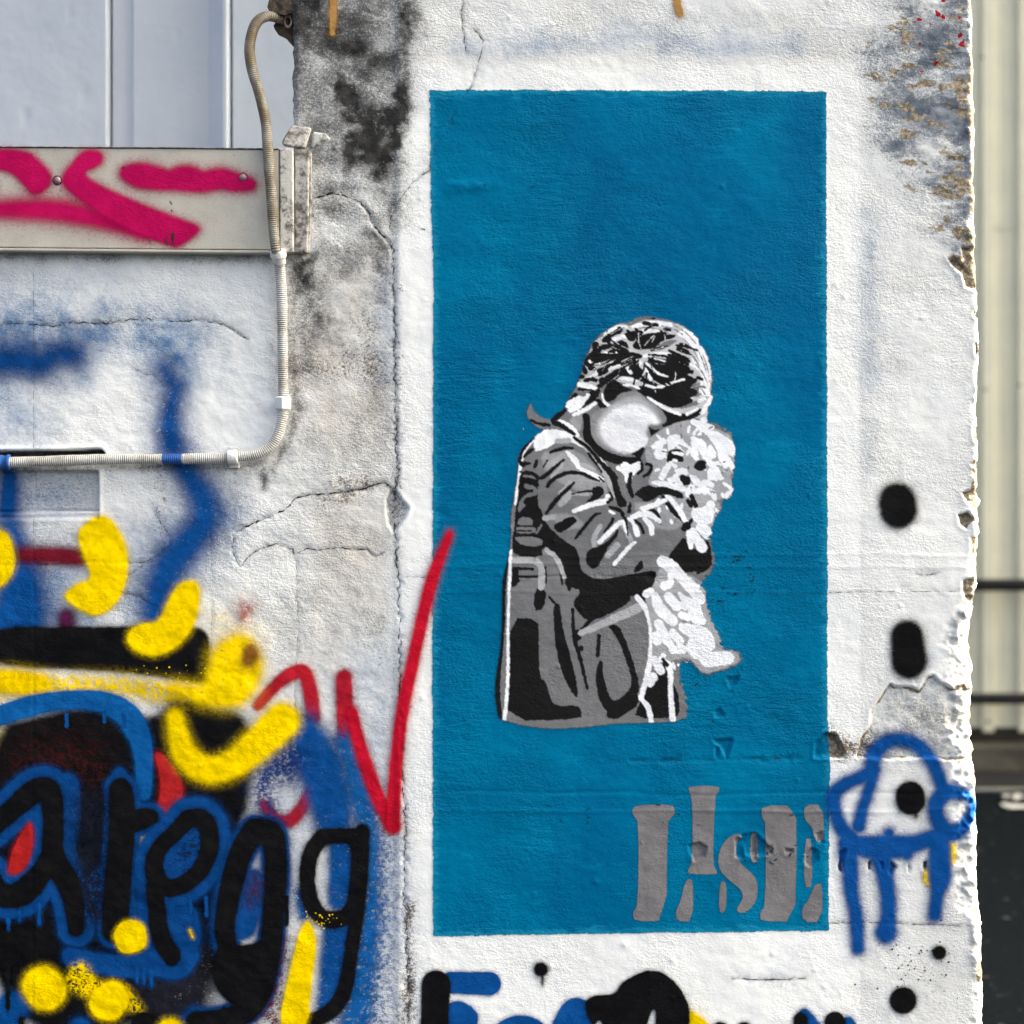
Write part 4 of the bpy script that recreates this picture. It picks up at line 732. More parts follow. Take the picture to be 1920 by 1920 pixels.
# crimson zigzag (under the blue at the left)
stroke(ss, Z3, '1165,435,24 1240,345,26 1310,292,30 1370,278,32 1388,330,32 1402,400,32 1412,490,30', (.36, .008, .02), 7, 6, label='dark red hooked stroke left of the zigzag')
stroke(ss, Z3, '1190,880,20 1230,945,28 1290,968,30 1350,920,28 1402,815,20', (.30, .008, .02), 7, 7)
stroke(ss, Z3, '1548,312,36 1553,450,38 1556,575,34', (.33, .008, .022), 7, 7)
stroke(ss, Z3, '1585,470,26 1610,580,28 1640,680,30 1700,850,30 1765,975,32', CRIM, 9, 6, label='red slanting stroke of the zigzag')
stroke(ss, Z3, '1768,980,34 1774,850,30 1782,700,29 1808,480,29 1848,290,29 1890,100,28 1930,-80,28 1965,-190,26 2025,-335,15', CRIM, 10, 6, label='long red stroke rising onto the edge of the blue mural')
# black letters
stroke('painted_letter', Z3, rr(LET_A, RA), BLACK, 10, 3.2, label='black graffiti letter a at the left edge'); stroke('painted_letter', Z3, rr(LET_R, RR_), BLACK, 10, 3.2, label='black graffiti letter r')
stroke('painted_letter', Z3, rr(LET_P, RP), BLACK, 10, 3.2, label='black graffiti letter p ending in a hook'); stroke('painted_letter', Z3, rr(LET_G, RG)+'|p990,1480 1060,1520 1160,1500 1200,1480 1190,1600 1140,1740 1060,1790 1000,1750 950,1650', BLACK, 10, 4, label='tall black graffiti letter g, the wider of two')
stroke('painted_letter', Z3, rr(LET_Q, RQ), BLACK, 11, 3.5, label='thin black graffiti letter g beside the long crack')
stroke('spray_dot', Z3, '20,1535,85', BLACK, 10, 5)
for x0, y0, y1, r in ((38, 1600, 1800, 11), (72, 1590, 1710, 9)): stroke('paint_drip', Z3, '%f,%f,%f %f,%f,%f' % (x0, y0, r*1.3, x0, y1, r*.7), BLACK, 10, 2)
stroke('spray_dot', Z3, '365,1770,52', BLACK, 10, 4); stroke('spray_dot', Z3, '655,1880,66', BLACK, 12, 4); stroke('spray_dot', Z3, '780,1592,14 765,1590,12', BLACK, 11, 2)
stroke(ss, Z3, '60,1790,70 20,1850,80', BLUE, 9, 10); stroke(ss, Z3, '100,1850,14 105,1900,18', BLACK, 10, 5); stroke(ss, Z3, '365,1890,50', BLUE, 11, 8)
# yellow
stroke(ss, Z2, 'p560,1215 620,1230 690,1330 725,1430 715,1600 660,1720 550,1792 450,1752 355,1680 390,1630 470,1585 500,1590 512,1530 470,1440 430,1330 480,1260', YEL, 11, 6, label='curved yellow stroke shaped like a boot below the conduit')
stroke(ss, Z2, 'p-60,1290 40,1305 85,1400 85,1520 40,1600 -60,1650', YEL, 11, 6, label='rounded yellow stroke cut by the left edge')
stroke(ss, Z3, 'p832,-128 900,-120 900,0 880,70 830,150 740,210 670,218 600,190 566,135 600,85 650,65 710,68 745,0 780,-80', YEL, 12, 6, label='yellow comma stroke over the black band')
stroke(ss, Z3, 'p960,170 1060,110 1130,120 1190,240 1180,330 1110,430 1030,450 900,430 790,375 770,340 850,350 930,340 945,250', YEL, 12, 19, op=.97, label='yellow blob with a brown spot right of the black band')
stroke('spray_dot', Z3, '1130,200,32 1120,235,26', (.20, .075, .012), 13, 14); stroke('spray_dot', Z2, '1385,1740,28 1375,1790,12', (.25, .02, .012), 11, 22, op=.8)
stroke(ss, Z3, '790,485,34 800,560,42 830,660,56 900,722,58 980,732,58 1080,685,64 1180,595,74 1270,505,80', YEL, 12, 12, label='yellow smile shaped stroke')
stroke('spray_dot', Z3, 'p512,1460 545,1410 600,1395 650,1420 668,1480 655,1530 590,1552 545,1545 520,1500', YEL, 13, 2.5, label='small ragged yellow dot over the letter feet')
stroke('spray_dot', Z3, '195,1700,92 210,1715,92', YEL, 12, 7, label='larger yellow dot near the left edge'); stroke('spray_dot', Z3, '490,1770,84 505,1755,78', YEL, 12, 6, label='yellow dot right of a black blob')
stroke(ss, Z3, 'p290,1660 350,1590 395,1600 440,1690 560,1680 650,1800 640,1830 480,1750 340,1740', YEL, 11, 6, op=.72); stroke('spray_dot', Z3, '770,1905,62', YEL, 13, 6)
stroke(ss, Z3, 'p1390,1395 1425,1480 1420,1560 1400,1720 1385,1900 1250,1900 1290,1700 1330,1520 1360,1430', YEL, 12, 4, label='tall yellow sliver between the two black letters g')
stroke(ss, Z3, '1280,1530,36 1270,1650,40 1220,1850,60', (.10, .01, .025), 8, 34, op=.6)
stroke('paint_fleck', Z3, '855,1445,4 870,1480,4', YEL, 12, 1)
# right side
stroke('spray_dot', F0, '1682,940,34 1684,956,34', BLACK, 2, 10, label='uppermost black spray dot right of the mural'); stroke('spray_dot', F0, '1700,1193,30 1704,1238,33', BLACK, 2, 10, label='tall oval black dot, second from the top right of the mural')
stroke('spray_dot', F0, '1706,1491,27 1707,1500,27|1717,1520,3 1717,1531,2.5', BLACK, 4, 5, label='black dot with a short drip inside the blue creature')
stroke('spray_dot', F0, '1761,1786,13', BLACK, 2, 4, label='small black dot near the broken corner'); stroke('spray_dot', F0, '1693,1874.5,25', BLACK, 2, 4, label='round black dot low at the right'); stroke('spray_dot', F0, '1014.5,1817,13.5|1017,1830,2.5 1017,1845,2', BLACK, 2, 4, label='small dripping black dot under the mural')
stroke('spray_creature', Z8, '870,170,52 780,215,47 680,250,49 610,310,52 598,380,52 612,460,47 650,560,54 720,630,56|880,150,49 845,300,40 800,430,40 775,550,49|865,160,54 880,60,54 930,-10,52 1000,-50,47 1090,-52,47 1180,-20,49 1250,50,49 1310,150,47 1352,270,49|1370,310,63 1310,380,56 1305,460,54 1350,560,63 1420,600,65 1500,560,52 1560,480,40 1580,400,31 1540,335,36 1450,315,49 1370,300,58|700,665,70 850,695,78 970,690,90 1100,690,76 1200,655,56 1350,620,68|985,600,40|1110,740,45|700,720,67 720,850,58 722,980,52 752,1120,49 765,1250,49 770,1395,45|930,760,76 962,900,56 982,1050,54 985,1180,54 965,1285,74|1335,640,67 1332,800,76 1345,910,81 1320,1010,47 1312,1100,47 1302,1165,47', (.001, .056, .235), 3, 12, label='blue sprayed creature outline with three legs beside the mural')
stroke(ss, Z8, '1425,680,16 1430,740,20 1425,800,14', YEL, 2, 3); stroke(ss, Z8, '1240,870,14 1235,920,16 1260,955,14', YEL, 2, 3)
rf = np.random.RandomState(12)
stroke('paint_fleck', F0, '|'.join('%.1f,%.1f,%.2f' % (1700+rf.normal()*34+k_*.6, 1835+rf.normal()*34-k_*.5, rf.uniform(.7, 2.0)) for k_ in range(70)), BLACK, 2, .8, rag=.2, halo=0, step=1.5, grain=.2, label='fine black paint specks between two black dots')
stroke('paint_fleck', Z3, '|'.join('%.1f,%.1f,%.2f' % (rf.uniform(600, 1000), rf.uniform(250, 420), rf.uniform(1.2, 4)) for k_ in range(60)), YEL, 13, .8, rag=.2, halo=0, step=1.5, grain=.2)
stroke('paint_fleck', Z3, '|'.join('%.1f,%.1f,%.2f' % (rf.normal()*45+1440, rf.normal()*18+1400, rf.uniform(1.2, 4)) for k_ in range(40)), YEL, 13, .8, rag=.2, halo=0, step=1.5, grain=.2)
# bottom edge right
stroke(ss, ZB, '133,1110,62 128,1200,58 125,1320,58', BLACK, 4, 2.5, label='black pill shaped stroke at the bottom left corner of the mural'); stroke(ss, ZB, '200,1100,46 360,1105,50', BLUE, 2, 2.5, label='short blue bar next to the black pill'); stroke(ss, ZB, '225,1245,66 250,1255,62|p340,1330 420,1255 500,1235 580,1260 640,1330|690,1290,60 740,1210,66 760,1300,60', BLUE, 2, 3)
stroke(ss, ZB, 'p765,1195 800,1152 900,1152 925,1100 1000,1060 1050,1042 1120,1062 1185,1130 1225,1225 1200,1340 1070,1340 1075,1215 1055,1215 1030,1300 990,1340 850,1340 840,1250 800,1290', BLACK, 4, 2.5, label='black dome shaped blot below the signature')
stroke(ss, ZB, 'p1200,1200 1290,1260 1330,1340 1200,1340', YEL, 3, 5); stroke('spray_dot', ZB, '1350,1300,34', BLACK, 4, 2.5); stroke('spray_dot', ZB, '1450,1310,42', BLACK, 4, 2.5)
stroke(ss, ZB, '1710,1235,26 1780,1320,26', BLUE, 3, 4); stroke('spray_dot', ZB, '1692,1258,30 1690,1320,30', BLACK, 4, 2.5); stroke('spray_dot', ZB, '1840,1268,44 1840,1320,44', BLACK, 4, 2.5); stroke(ss, ZB, '1895,1275,30 1930,1330,30', BLUE, 3, 4)
stroke('paint_drip', F0, '625,-20,7 625,30,7 623,62,5', GOLD, 2, 2.5, label='ochre drip at the top of the dirty pillar edge', op=.93); stroke('paint_drip', F0, '1266,-20,7 1270,10,7 1275,28,6', GOLD, 2, 3, label='ochre drip at the top above the mural')

# hairline cracks: flat dark strips in the grooves, shade of the gap put into the colour
M_CRACK = simple_mat('crack_shade', (.035, .028, .022), .95, bump=0)
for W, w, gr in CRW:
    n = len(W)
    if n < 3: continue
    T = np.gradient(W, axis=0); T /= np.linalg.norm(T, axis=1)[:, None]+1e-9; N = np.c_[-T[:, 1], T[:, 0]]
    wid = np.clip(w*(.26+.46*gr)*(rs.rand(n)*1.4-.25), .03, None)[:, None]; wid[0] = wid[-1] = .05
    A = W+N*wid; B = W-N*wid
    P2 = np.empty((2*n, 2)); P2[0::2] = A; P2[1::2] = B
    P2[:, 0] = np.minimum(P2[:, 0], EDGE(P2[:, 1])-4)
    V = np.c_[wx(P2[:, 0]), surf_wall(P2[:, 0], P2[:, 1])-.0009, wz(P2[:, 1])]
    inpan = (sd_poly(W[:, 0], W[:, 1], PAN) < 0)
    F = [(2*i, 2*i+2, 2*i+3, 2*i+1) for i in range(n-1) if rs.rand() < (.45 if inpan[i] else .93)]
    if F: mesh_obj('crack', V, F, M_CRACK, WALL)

# ------------------------------------------------------------------ steel beam on the low wall
def beam_mat():
    m, nt, p = new_mat('greyed_steel_paint'); b = NB(nt)
    n = b.noise(30, 5, .65); n2 = b.noise(260, 3, .6); n3 = b.noise(12, 4, .6, b.pos(1, 1, .25))
    c = b.mix(b.ramp(n, .4, .7), (.48, .45, .395), (.42, .39, .34)); c = b.mix(b.math('MULTIPLY', b.ramp(n3, .5, .75), .4), c, (.36, .34, .30))
    c = b.mix(b.math('MULTIPLY', b.ramp(n2, .63, .74), .6), c, (.12, .11, .10))
    b.l.new(c, p.inputs['Base Color']); p.inputs['Roughness'].default_value = .55
    b.l.new(b.bump(b.noise(420, 3, .6), .35, .0012), p.inputs['Normal']); return m
M_BEAM = beam_mat()
BY = -.018
BEAM = empty('steel_beam', (wx(0), BY, wz(470))); tag(BEAM, 'grey painted steel beam with pink spray paint above the white wall', 'beam')
def beam_part(name, V, F, mat, smooth=False, label=None):
    o = mesh_obj(name, V, F, mat, None, smooth=smooth); o.parent = BEAM
    o.location = -Vector(BEAM.location)
    if label: o['label'] = label
    return o
def bevel(o, w, seg=2):
    md = o.modifiers.new('bevel', 'BEVEL'); md.width = w; md.segments = seg; md.limit_method = 'ANGLE'; return o
def prism(poly, y0, y1):
    """poly in photo px, extruded from y0 (front) to y1"""
    n = len(poly); V = [(wx(x), y0, wz(y)) for x, y in poly]+[(wx(x), y1, wz(y)) for x, y in poly]
    F = [tuple(range(n-1, -1, -1)), tuple(range(n, 2*n))]+[(i, (i+1) % n, n+(i+1) % n, n+i) for i in range(n)]
    return V, F
V, F = prism([(-900, 280), (0, 282), (300, 283.5), (526, 286), (527, 472), (300, 470), (0, 467), (-900, 464)], BY, .05); bevel(beam_part('face_plate', V, F, M_BEAM), .0015)
V, F = prism([(-900, 465.5), (0, 469), (300, 472), (527, 474), (527, 479), (300, 477), (0, 474), (-900, 471)], BY-.003, .02); bevel(beam_part('bottom_lip', V, F, M_BEAM), .001)
V, F = prism([(-900, 277.5), (0, 279.5), (300, 281), (526, 283.5), (526, 285.4), (300, 283), (0, 281.5), (-900, 279.5)], BY-.0022, .06); bevel(beam_part('top_edge', V, F, simple_mat('dark_edge_grime', (.10, .09, .08), .9, nscale=120, col2=(.3, .28, .25))), .0006)
def grime_mat(name, light, dark, sc=120, lo=.45, hi=.58):
    m, nt, p = new_mat(name); b = NB(nt)
    t = b.math('ADD', b.math('MULTIPLY', b.noise(sc, 5, .68), .6), b.math('MULTIPLY', b.noise(sc/6, 3, .6), .45))
    b.l.new(b.mix(b.ramp(t, lo, hi), light, dark), p.inputs['Base Color']); b.l.new(b.bump(b.noise(260, 4, .65), .6, .002), p.inputs['Normal']); p.inputs['Roughness'].default_value = .8; return m
M_JOINT = grime_mat('dirty_joint_paint', (.52, .51, .49), (.10, .09, .085), lo=.52, hi=.68); M_JOINT2 = grime_mat('dirty_flange_paint', (.42, .40, .38), (.09, .08, .075), lo=.42, hi=.6)
V, F = prism([(527.5, 283), (553, 284), (554, 476), (528, 476)], BY-.002, .03); bevel(beam_part('end_plate', V, F, M_JOINT), .002)
V, F = prism([(554.4, 283), (582, 284), (579, 476.5), (554.6, 477)], BY+.004, .03); bevel(beam_part('end_flange', V, F, M_JOINT2, label='grime streaked end flange of the beam'), .002)
V, F = prism([(578, 284.5), (585, 286), (585, 380), (581, 475), (577, 475)], BY+.011, .03); bevel(beam_part('mortar_fillet', V, F, M_JOINT2), .002)
V, F = prism([(530, 268), (547, 235), (585, 240), (574, 283), (563, 280.5), (533, 277)], -.010, -.001)
V = [(x, y+(z-wz(260))*.35*(1 if i < 6 else 1), z) for i, (x, y, z) in enumerate(V)]; bevel(beam_part('bent_flap', V, F, M_JOINT2, label='bent torn metal flap on the beam end'), .003)
V, F = prism([(586, 246), (612, 250), (622, 262), (600, 274), (582, 280)], -.002, .012); bevel(beam_part('mortar_lump', V, F, M_JOINT), .004, 3)
M_RIVET = simple_mat('rivet_paint', (.30, .22, .24), .35, .3, bump=.2)
def disc_dome(c, r, h, n=18):
    V = [(c[0], c[1]-h, c[2])]; F = []
    for k, (rr_, hh_) in enumerate(((.55, .85), (.85, .5), (1., 0.), (1., -.6))):
        for i in range(n): a = 2*math.pi*i/n; V.append((c[0]+r*rr_*math.cos(a), c[1]-h*hh_, c[2]+r*rr_*math.sin(a)))
    for i in range(n): F.append((0, 1+(i+1) % n, 1+i))
    for k in range(3):
        for i in range(n): F.append((1+k*n+i, 1+k*n+(i+1) % n, 1+(k+1)*n+(i+1) % n, 1+(k+1)*n+i))
    return V, F
for x, y in ((114, 343), (459.5, 337.5)):
    V, F = disc_dome((wx(x), BY, wz(y)), 7.5*S, .0045); beam_part('rivet', V, F, M_RIVET, True)
    V, F = disc_dome((wx(x), BY, wz(y)), 9.5*S, .0012); beam_part('washer', V, F, simple_mat('dark_washer', (.03, .028, .028), .7, bump=0), True)
V, F = disc_dome((wx(237), BY, wz(320)), 3.5*S, .001, 8); beam_part('bolt_hole', V, F, simple_mat('dark_hole', (.02, .02, .02), .9, bump=0))
def surf_beam(px, py): return np.full(np.shape(px), BY)
PINK = (.40, .001, .072)
def bstroke(s, layer, soft, label=None, op=1.):
    o = stroke('spray_stroke', Z1, s, PINK, layer, soft, BEAM, op=op, surf=surf_beam, label=label, rag=.4, grain=.8); o.location = -Vector(BEAM.location)
bstroke('p-90,852 170,854 250,920 312,990 312,1050 260,1100 200,1115 160,1060 100,1000 40,970 -90,975', 2, 10, 'slanting pink stroke at the left end of the beam'); bstroke('p480,856 590,860 607,920 560,960 497,980 520,1020 700,1110 1000,1230 1150,1282 1130,1330 1020,1405 980,1400 700,1300 480,1150 370,1060 365,1000 420,940', 3, 10, 'bent pink stroke with a long diagonal tail')
bstroke('p-90,1140 300,1125 450,1150 720,1230 900,1380 650,1308 300,1250 -90,1240', 2, 24, 'soft horizontal pink stroke low on the beam'); bstroke('740,990,50 800,1000,78 920,1020,66 965,1030,54 1060,1010,80 1150,1040,60 1250,1015,64 1340,1040,56 1415,1052,40', 2, 13, 'wavy pink stroke with a rivet in it'); bstroke('-30,1060,36', 2, 8)
for s_ in ('990,1320,4 985,1350,5 992,1400,4', '950,1355,4 955,1385,3', '860,1370,4 862,1390,3', '1320,1030,5', '975,1150,5 985,1165,4', '980,1200,5'):
    o = stroke('rust_mark', Z1, s_, (.04, .03, .028), 4, 1.2, BEAM, surf=surf_beam, halo=0); o.location = -Vector(BEAM.location)

# ------------------------------------------------------------------ conduit
path = [(-150, 871, -.012), (0, 868, -.012), (20, 867.5, -.012), (100, 865, -.012), (200, 862, -.012), (300, 861.5, -.012), (400, 860, -.012), (440, 858, -.012), (480, 853, -.012), (507, 840, -.012), (523, 817, -.012), (531, 787, -.012), (533, 760, -.012), (532, 660, -.012), (530.5, 560, -.013), (527, 500, -.016), (523, 474, -.030), (518, 433, -.029), (515, 383, -.029), (511, 333, -.029), (507, 283, -.027), (503, 240, -.021), (496, 207, -.018), (487, 173, -.016), (477, 140, -.014), (470, 100, -.010), (473, 67, -.006), (483, 42, -.003), (500, 29, .004), (517, 28, .015), (535, 30, .03)]
Pp = np.array([(wx(a), c, wz(b_)) for a, b_, c in path])
def catmull(P, n):
    Q = np.vstack([2*P[0]-P[1], P, 2*P[-1]-P[-2]]); out = []
    for i in range(1, len(Q)-2):
        for t in np.linspace(0, 1, n, endpoint=False):
            a, b_, c, d = Q[i-1], Q[i], Q[i+1], Q[i+2]
            out.append(.5*((2*b_)+(-a+c)*t+(2*a-5*b_+4*c-d)*t*t+(-a+3*b_-3*c+d)*t**3))
    out.append(P[-1]); return np.array(out)
C = catmull(Pp, 40); seg = np.r_[0, np.cumsum(np.linalg.norm(np.diff(C, axis=0), axis=1))]
pitch = .0029; ns = int(seg[-1]/pitch*5); sarc = np.linspace(0, seg[-1], ns)
Cc = np.stack([np.interp(sarc, seg, C[:, i]) for i in range(3)], -1)
T = np.gradient(Cc, axis=0); T /= np.linalg.norm(T, axis=1)[:, None]
ref = np.array([0, 1., 0]); U = np.cross(T, ref); U /= np.linalg.norm(U, axis=1)[:, None]; Wv = np.cross(T, U)
NA = 16; R0 = .0076
prof = R0*(1-.13*(.5+.5*np.cos(2*np.pi*sarc/pitch))**2)
prof *= 1+.03*np.sin(sarc*37)+.02*np.sin(sarc*91+1)
ang = np.linspace(0, 2*np.pi, NA, endpoint=False)
V = (Cc[:, None, :]+prof[:, None, None]*(np.cos(ang)[None, :, None]*U[:, None, :]+np.sin(ang)[None, :, None]*Wv[:, None, :])).reshape(-1, 3)
i0 = (np.arange(ns-1)[:, None]*NA+np.arange(NA)[None, :]); i1 = (np.arange(ns-1)[:, None]*NA+(np.arange(NA)[None, :]+1) % NA)
Fq = np.stack([i0, i1, i1+NA, i0+NA], -1).reshape(-1, 4)
cpx = np.repeat(Cc[:, 0]/S+960, NA); cpy = np.repeat(960-(Cc[:, 2]-ZC)/S, NA)
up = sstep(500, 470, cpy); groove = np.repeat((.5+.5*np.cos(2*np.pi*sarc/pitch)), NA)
bl = np.maximum(sstep(26, 12, np.abs(cpx-327))*sstep(840, 850, cpy)*.95, sstep(14, 2, cpx)*sstep(840, 850, cpy))
side = np.tile(np.maximum(0, np.cos(ang)), ns)  # left/right handled by grime noise
def conduit_mat():
    m, nt, p = new_mat('flexible_conduit'); b = NB(nt)
    A = b.attr('coat'); r, g, bl_ = b.sep(A.outputs['Color'])[:3]
    n = b.noise(38, 5, .65); n2 = b.noise(300, 3, .6)
    metal = b.mix(b.ramp(n, .38, .62), (.17, .13, .08), (.31, .29, .255)); metal = b.mix(b.ramp(b.noise(16, 3, .6), .5, .64), metal, (.15, .095, .045))
    white = b.mix(b.ramp(n, .4, .68), (.62, .61, .59), (.40, .37, .33))
    c = b.mix(r, white, metal)
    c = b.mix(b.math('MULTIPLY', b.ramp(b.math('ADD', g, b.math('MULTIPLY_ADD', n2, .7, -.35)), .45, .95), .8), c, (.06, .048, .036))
    c = b.mix(b.ramp(b.math('ADD', bl_, b.math('MULTIPLY_ADD', n2, .6, -.3)), .3, .7), c, (.004, .07, .29))
    b.l.new(c, p.inputs['Base Color']); p.inputs['Roughness'].default_value = .6; return m
CON = mesh_obj('flexible_conduit', V, Fq, conduit_mat(), attrs={'coat': np.stack([up, groove, bl, np.ones_like(up)], -1)})
tag(CON, 'ribbed flexible cable conduit bending down from the beam and left along the wall', 'conduit')
def tube_part(name, p0, p1, radii, mat, nseg=16, parent=CON, hexa=False):
    p0, p1 = Vector(p0), Vector(p1); ax = (p1-p0).normalized(); u = ax.cross(Vector((0, 1, 0))).normalized(); w = ax.cross(u)
    n = 6 if hexa else nseg; V = []; F = []
    for t, r in radii:
        for i in range(n):
            a = 2*math.pi*(i+.5)/n; V.append(p0.lerp(p1, t)+(u*math.cos(a)+w*math.sin(a))*r)
    for k in range(len(radii)-1):
        for i in range(n): F.append((k*n+i, k*n+(i+1) % n, (k+1)*n+(i+1) % n, (k+1)*n+i))
    F.append(tuple(range(n-1, -1, -1))); F.append(tuple((len(radii)-1)*n+i for i in range(n)))
    return mesh_obj(name, V, F, mat, parent, smooth=not hexa)
def WP(px, py, y): return (float(wx(px)), y, float(wz(py)))
M_CLW = grime_mat('dirty_white_fitting', (.66, .65, .64), (.25, .22, .19), lo=.55, hi=.72); M_CLB = grime_mat('blue_sprayed_fitting', (.004, .075, .29), (.45, .47, .5), lo=.6, hi=.72)
col_r = [(0, .0082), (.08, .0098), (.45, .0098), (.5, .0088), (.9, .0088), (1, .0082)]
bevel(tube_part('coupling', WP(525.5, 474, -.026), WP(527.5, 498, -.017), [(0, .009), (.06, .0112), (.5, .0114), (.56, .0096), (1, .0092)], M_CLW), .0008)
bevel(tube_part('coupling_nut', WP(533, 744, -.012), WP(533, 771, -.012), [(0, .0095), (.12, .0122), (.88, .0122), (1, .0098)], M_CLW, hexa=True), .001)
bevel(tube_part('strap', WP(429, 858.5, -.012), WP(449, 857, -.012), [(0, .0088), (.1, .0106), (.9, .0106), (1, .0088)], M_CLW), .0008)
V, F = prism([(431, 838), (448, 838), (449, 878), (430, 878)], -.004, .004); bevel(mesh_obj('strap_plate', V, F, M_CLW, CON, smooth=False), .0012)
bevel(tube_part('coupling', WP(-4, 868, -.012), WP(24, 867, -.012), [(0, .0095), (.1, .0108), (.45, .0108), (.5, .0096), (.8, .0096), (.82, .0112), (1, .0112)], M_CLB), .0008)

# rusty bracket where the conduit enters at the top
M_RUST = grime_mat('flaking_rust', (.10, .065, .04), (.018, .014, .012), 160, .42, .6)
RB = empty('rusty_bracket', (float(wx(530)), .02, float(wz(30)))); tag(RB, 'dark rusted pipe bracket on the pillar side where the conduit ends', 'bracket')
def rb(name, V, F, m=M_RUST, sm=False):
    o = mesh_obj(name, V, F, m, None, smooth=sm); o.parent = RB; o.location = -Vector(RB.location); return o
import bmesh
def lumpy(name, V, F, cuts, amp, seed):
    bm = bmesh.new(); vs_ = [bm.verts.new(v) for v in V]
    for f in F: bm.faces.new([vs_[i] for i in f])
    bmesh.ops.triangulate(bm, faces=bm.faces[:]); bmesh.ops.subdivide_edges(bm, edges=bm.edges[:], cuts=cuts, use_grid_fill=True); bm.normal_update()
    co = np.array([v.co for v in bm.verts])
    d1 = fbm(co[:, 0]/S, co[:, 2]/S+co[:, 1]/S*1.3, 12, 12, seed, 3)*2*amp; d2 = fbm(co[:, 2]/S+40, co[:, 1]/S-co[:, 0]/S, 11, 11, seed+5, 3)*2*amp
    for v, a, b_ in zip(bm.verts, d1, d2): v.co += v.normal*a+Vector((b_, 0, a*.5))
    me = bpy.data.meshes.new(name); bm.to_mesh(me); bm.free(); return me
def rb_lump(name, poly, y0, y1, amp, seed):
    V, F = prism(poly, y0, y1); me = lumpy(name, V, F, 4, amp, seed); me.materials.append(M_RUST)
    o = bpy.data.objects.new(name, me); COL.objects.link(o); o.parent = RB; o.location = -Vector(RB.location); return o
rb_lump('rust_cap', [(497, -60), (552, -60), (552, 20), (535, 26), (515, 22), (502, 12)], .006, .06, .003, 21)
rb_lump('bracket_arm', [(509, 40), (520, 24), (553, 26), (553, 82), (546, 76), (530, 58), (515, 50)], .022, .045, .002, 25)
tor = []; tf = []
for i in range(20):
    a = 2*math.pi*i/20
    for j in range(8):
        c_ = 2*math.pi*j/8; r = (8+2.4*math.cos(c_))*S; tor.append((wx(538)+r*math.cos(a)*.8, .012+2.4*S*math.sin(c_), wz(36)+r*math.sin(a)*1.3))
for i in range(20):
    for j in range(8): tf.append((i*8+j, i*8+(j+1) % 8, ((i+1) % 20)*8+(j+1) % 8, ((i+1) % 20)*8+j))
rb('pipe_ring', tor, tf, grime_mat('rusty_ring', (.30, .25, .2), (.10, .07, .05)), True)

# ------------------------------------------------------------------ white sheet cladding behind, upper left
def panel_mat(name, c1, c2, dirt_c):
    m, nt, p = new_mat(name); b = NB(nt)
    c = b.mix(b.ramp(b.noise(5, 4, .6), .35, .7), c1, c2)
    c = b.mix(b.math('MULTIPLY', b.ramp(b.noise(20, 4, .65, b.pos(1, 1, .12)), .55, .8), .35), c, dirt_c)
    b.l.new(c, p.inputs['Base Color']); p.inputs['Roughness'].default_value = .42
    b.l.new(b.bump(b.noise(14, 3, .5), .25, .01), p.inputs['Normal']); return m
M_PANEL = panel_mat('white_coated_sheet', (.44, .48, .575), (.40, .445, .54), (.36, .37, .39))
PY_ = .9
def cladding(name, prof_px, y_off, mat, parent, z0, z1, y, dents=(), rows=120):
    """prof_px: list of (photo px, depth offset)"""
    k = (D+y)/D; xs = np.array([p_[0] for p_ in prof_px], float); ds = np.array([p_[1] for p_ in prof_px])
    fx = [xs[0]]
    for a, b_ in zip(xs[:-1], xs[1:]): n = max(1, int((b_-a)/6)); fx += list(a+(b_-a)*np.arange(1, n+1)/n)
    fx = np.array(fx); dd = np.interp(fx, xs, ds); zz = np.linspace(z0, z1, rows)
    X, Zm = np.meshgrid((fx-960)*S*k, zz); Yv = y+np.tile(dd, (rows, 1))
    for cx, cy, r, h in dents:
        c_ = at(cx, cy, y); Yv = Yv+h*np.exp(-(((X-c_.x)/(r*S*k))**2+((Zm-c_.z)/(r*S*k))**2))
    V = np.stack([X, Yv, Zm], -1).reshape(-1, 3); n = len(fx); I_ = np.arange(rows*n).reshape(rows, n)
    F = np.stack([I_[:-1, :-1], I_[:-1, 1:], I_[1:, 1:], I_[1:, :-1]], -1).reshape(-1, 4)
    o = mesh_obj(name, V, F, mat, parent); md = o.modifiers.new('edge', 'EDGE_SPLIT'); md.split_angle = math.radians(28); return o
CLAD = empty('sheet_cladding', (0, PY_, 0)); tag(CLAD, 'pale blue white ribbed metal cladding behind the beam at upper left', 'cladding')
dents = [(138, 30, 5, .004), (165, 185, 5, .004), (57, 228, 6, .004), (230, 182, 4, .003), (332, 70, 6, .003), (133, 148, 4, .002), (335, 220, 5, .002), (450, 255, 4, .002)]
def cl(prof_px, mat=M_PANEL):
    o = cladding('panel', prof_px, 0, mat, None, 0, 4.2, PY_, dents, 340); o.parent = CLAD; o.location = -Vector(CLAD.location); return o
cl([(-700, -.03), (-330, -.03), (-322, .0), (-290, .0), (-285, -.012), (-130, -.012), (-60, -.03), (205, -.03), (206.5, -.01), (207, .02), (211, .02)])
cl([(211.2, .02), (211.6, .0), (247, .0), (252, -.006), (392, -.006), (424, -.034), (430, -.034), (431, -.01), (431.6, .02), (436, .02)])
cl([(436.2, .02), (436.6, .0), (700, .0), (706, -.02), (800, -.02)])

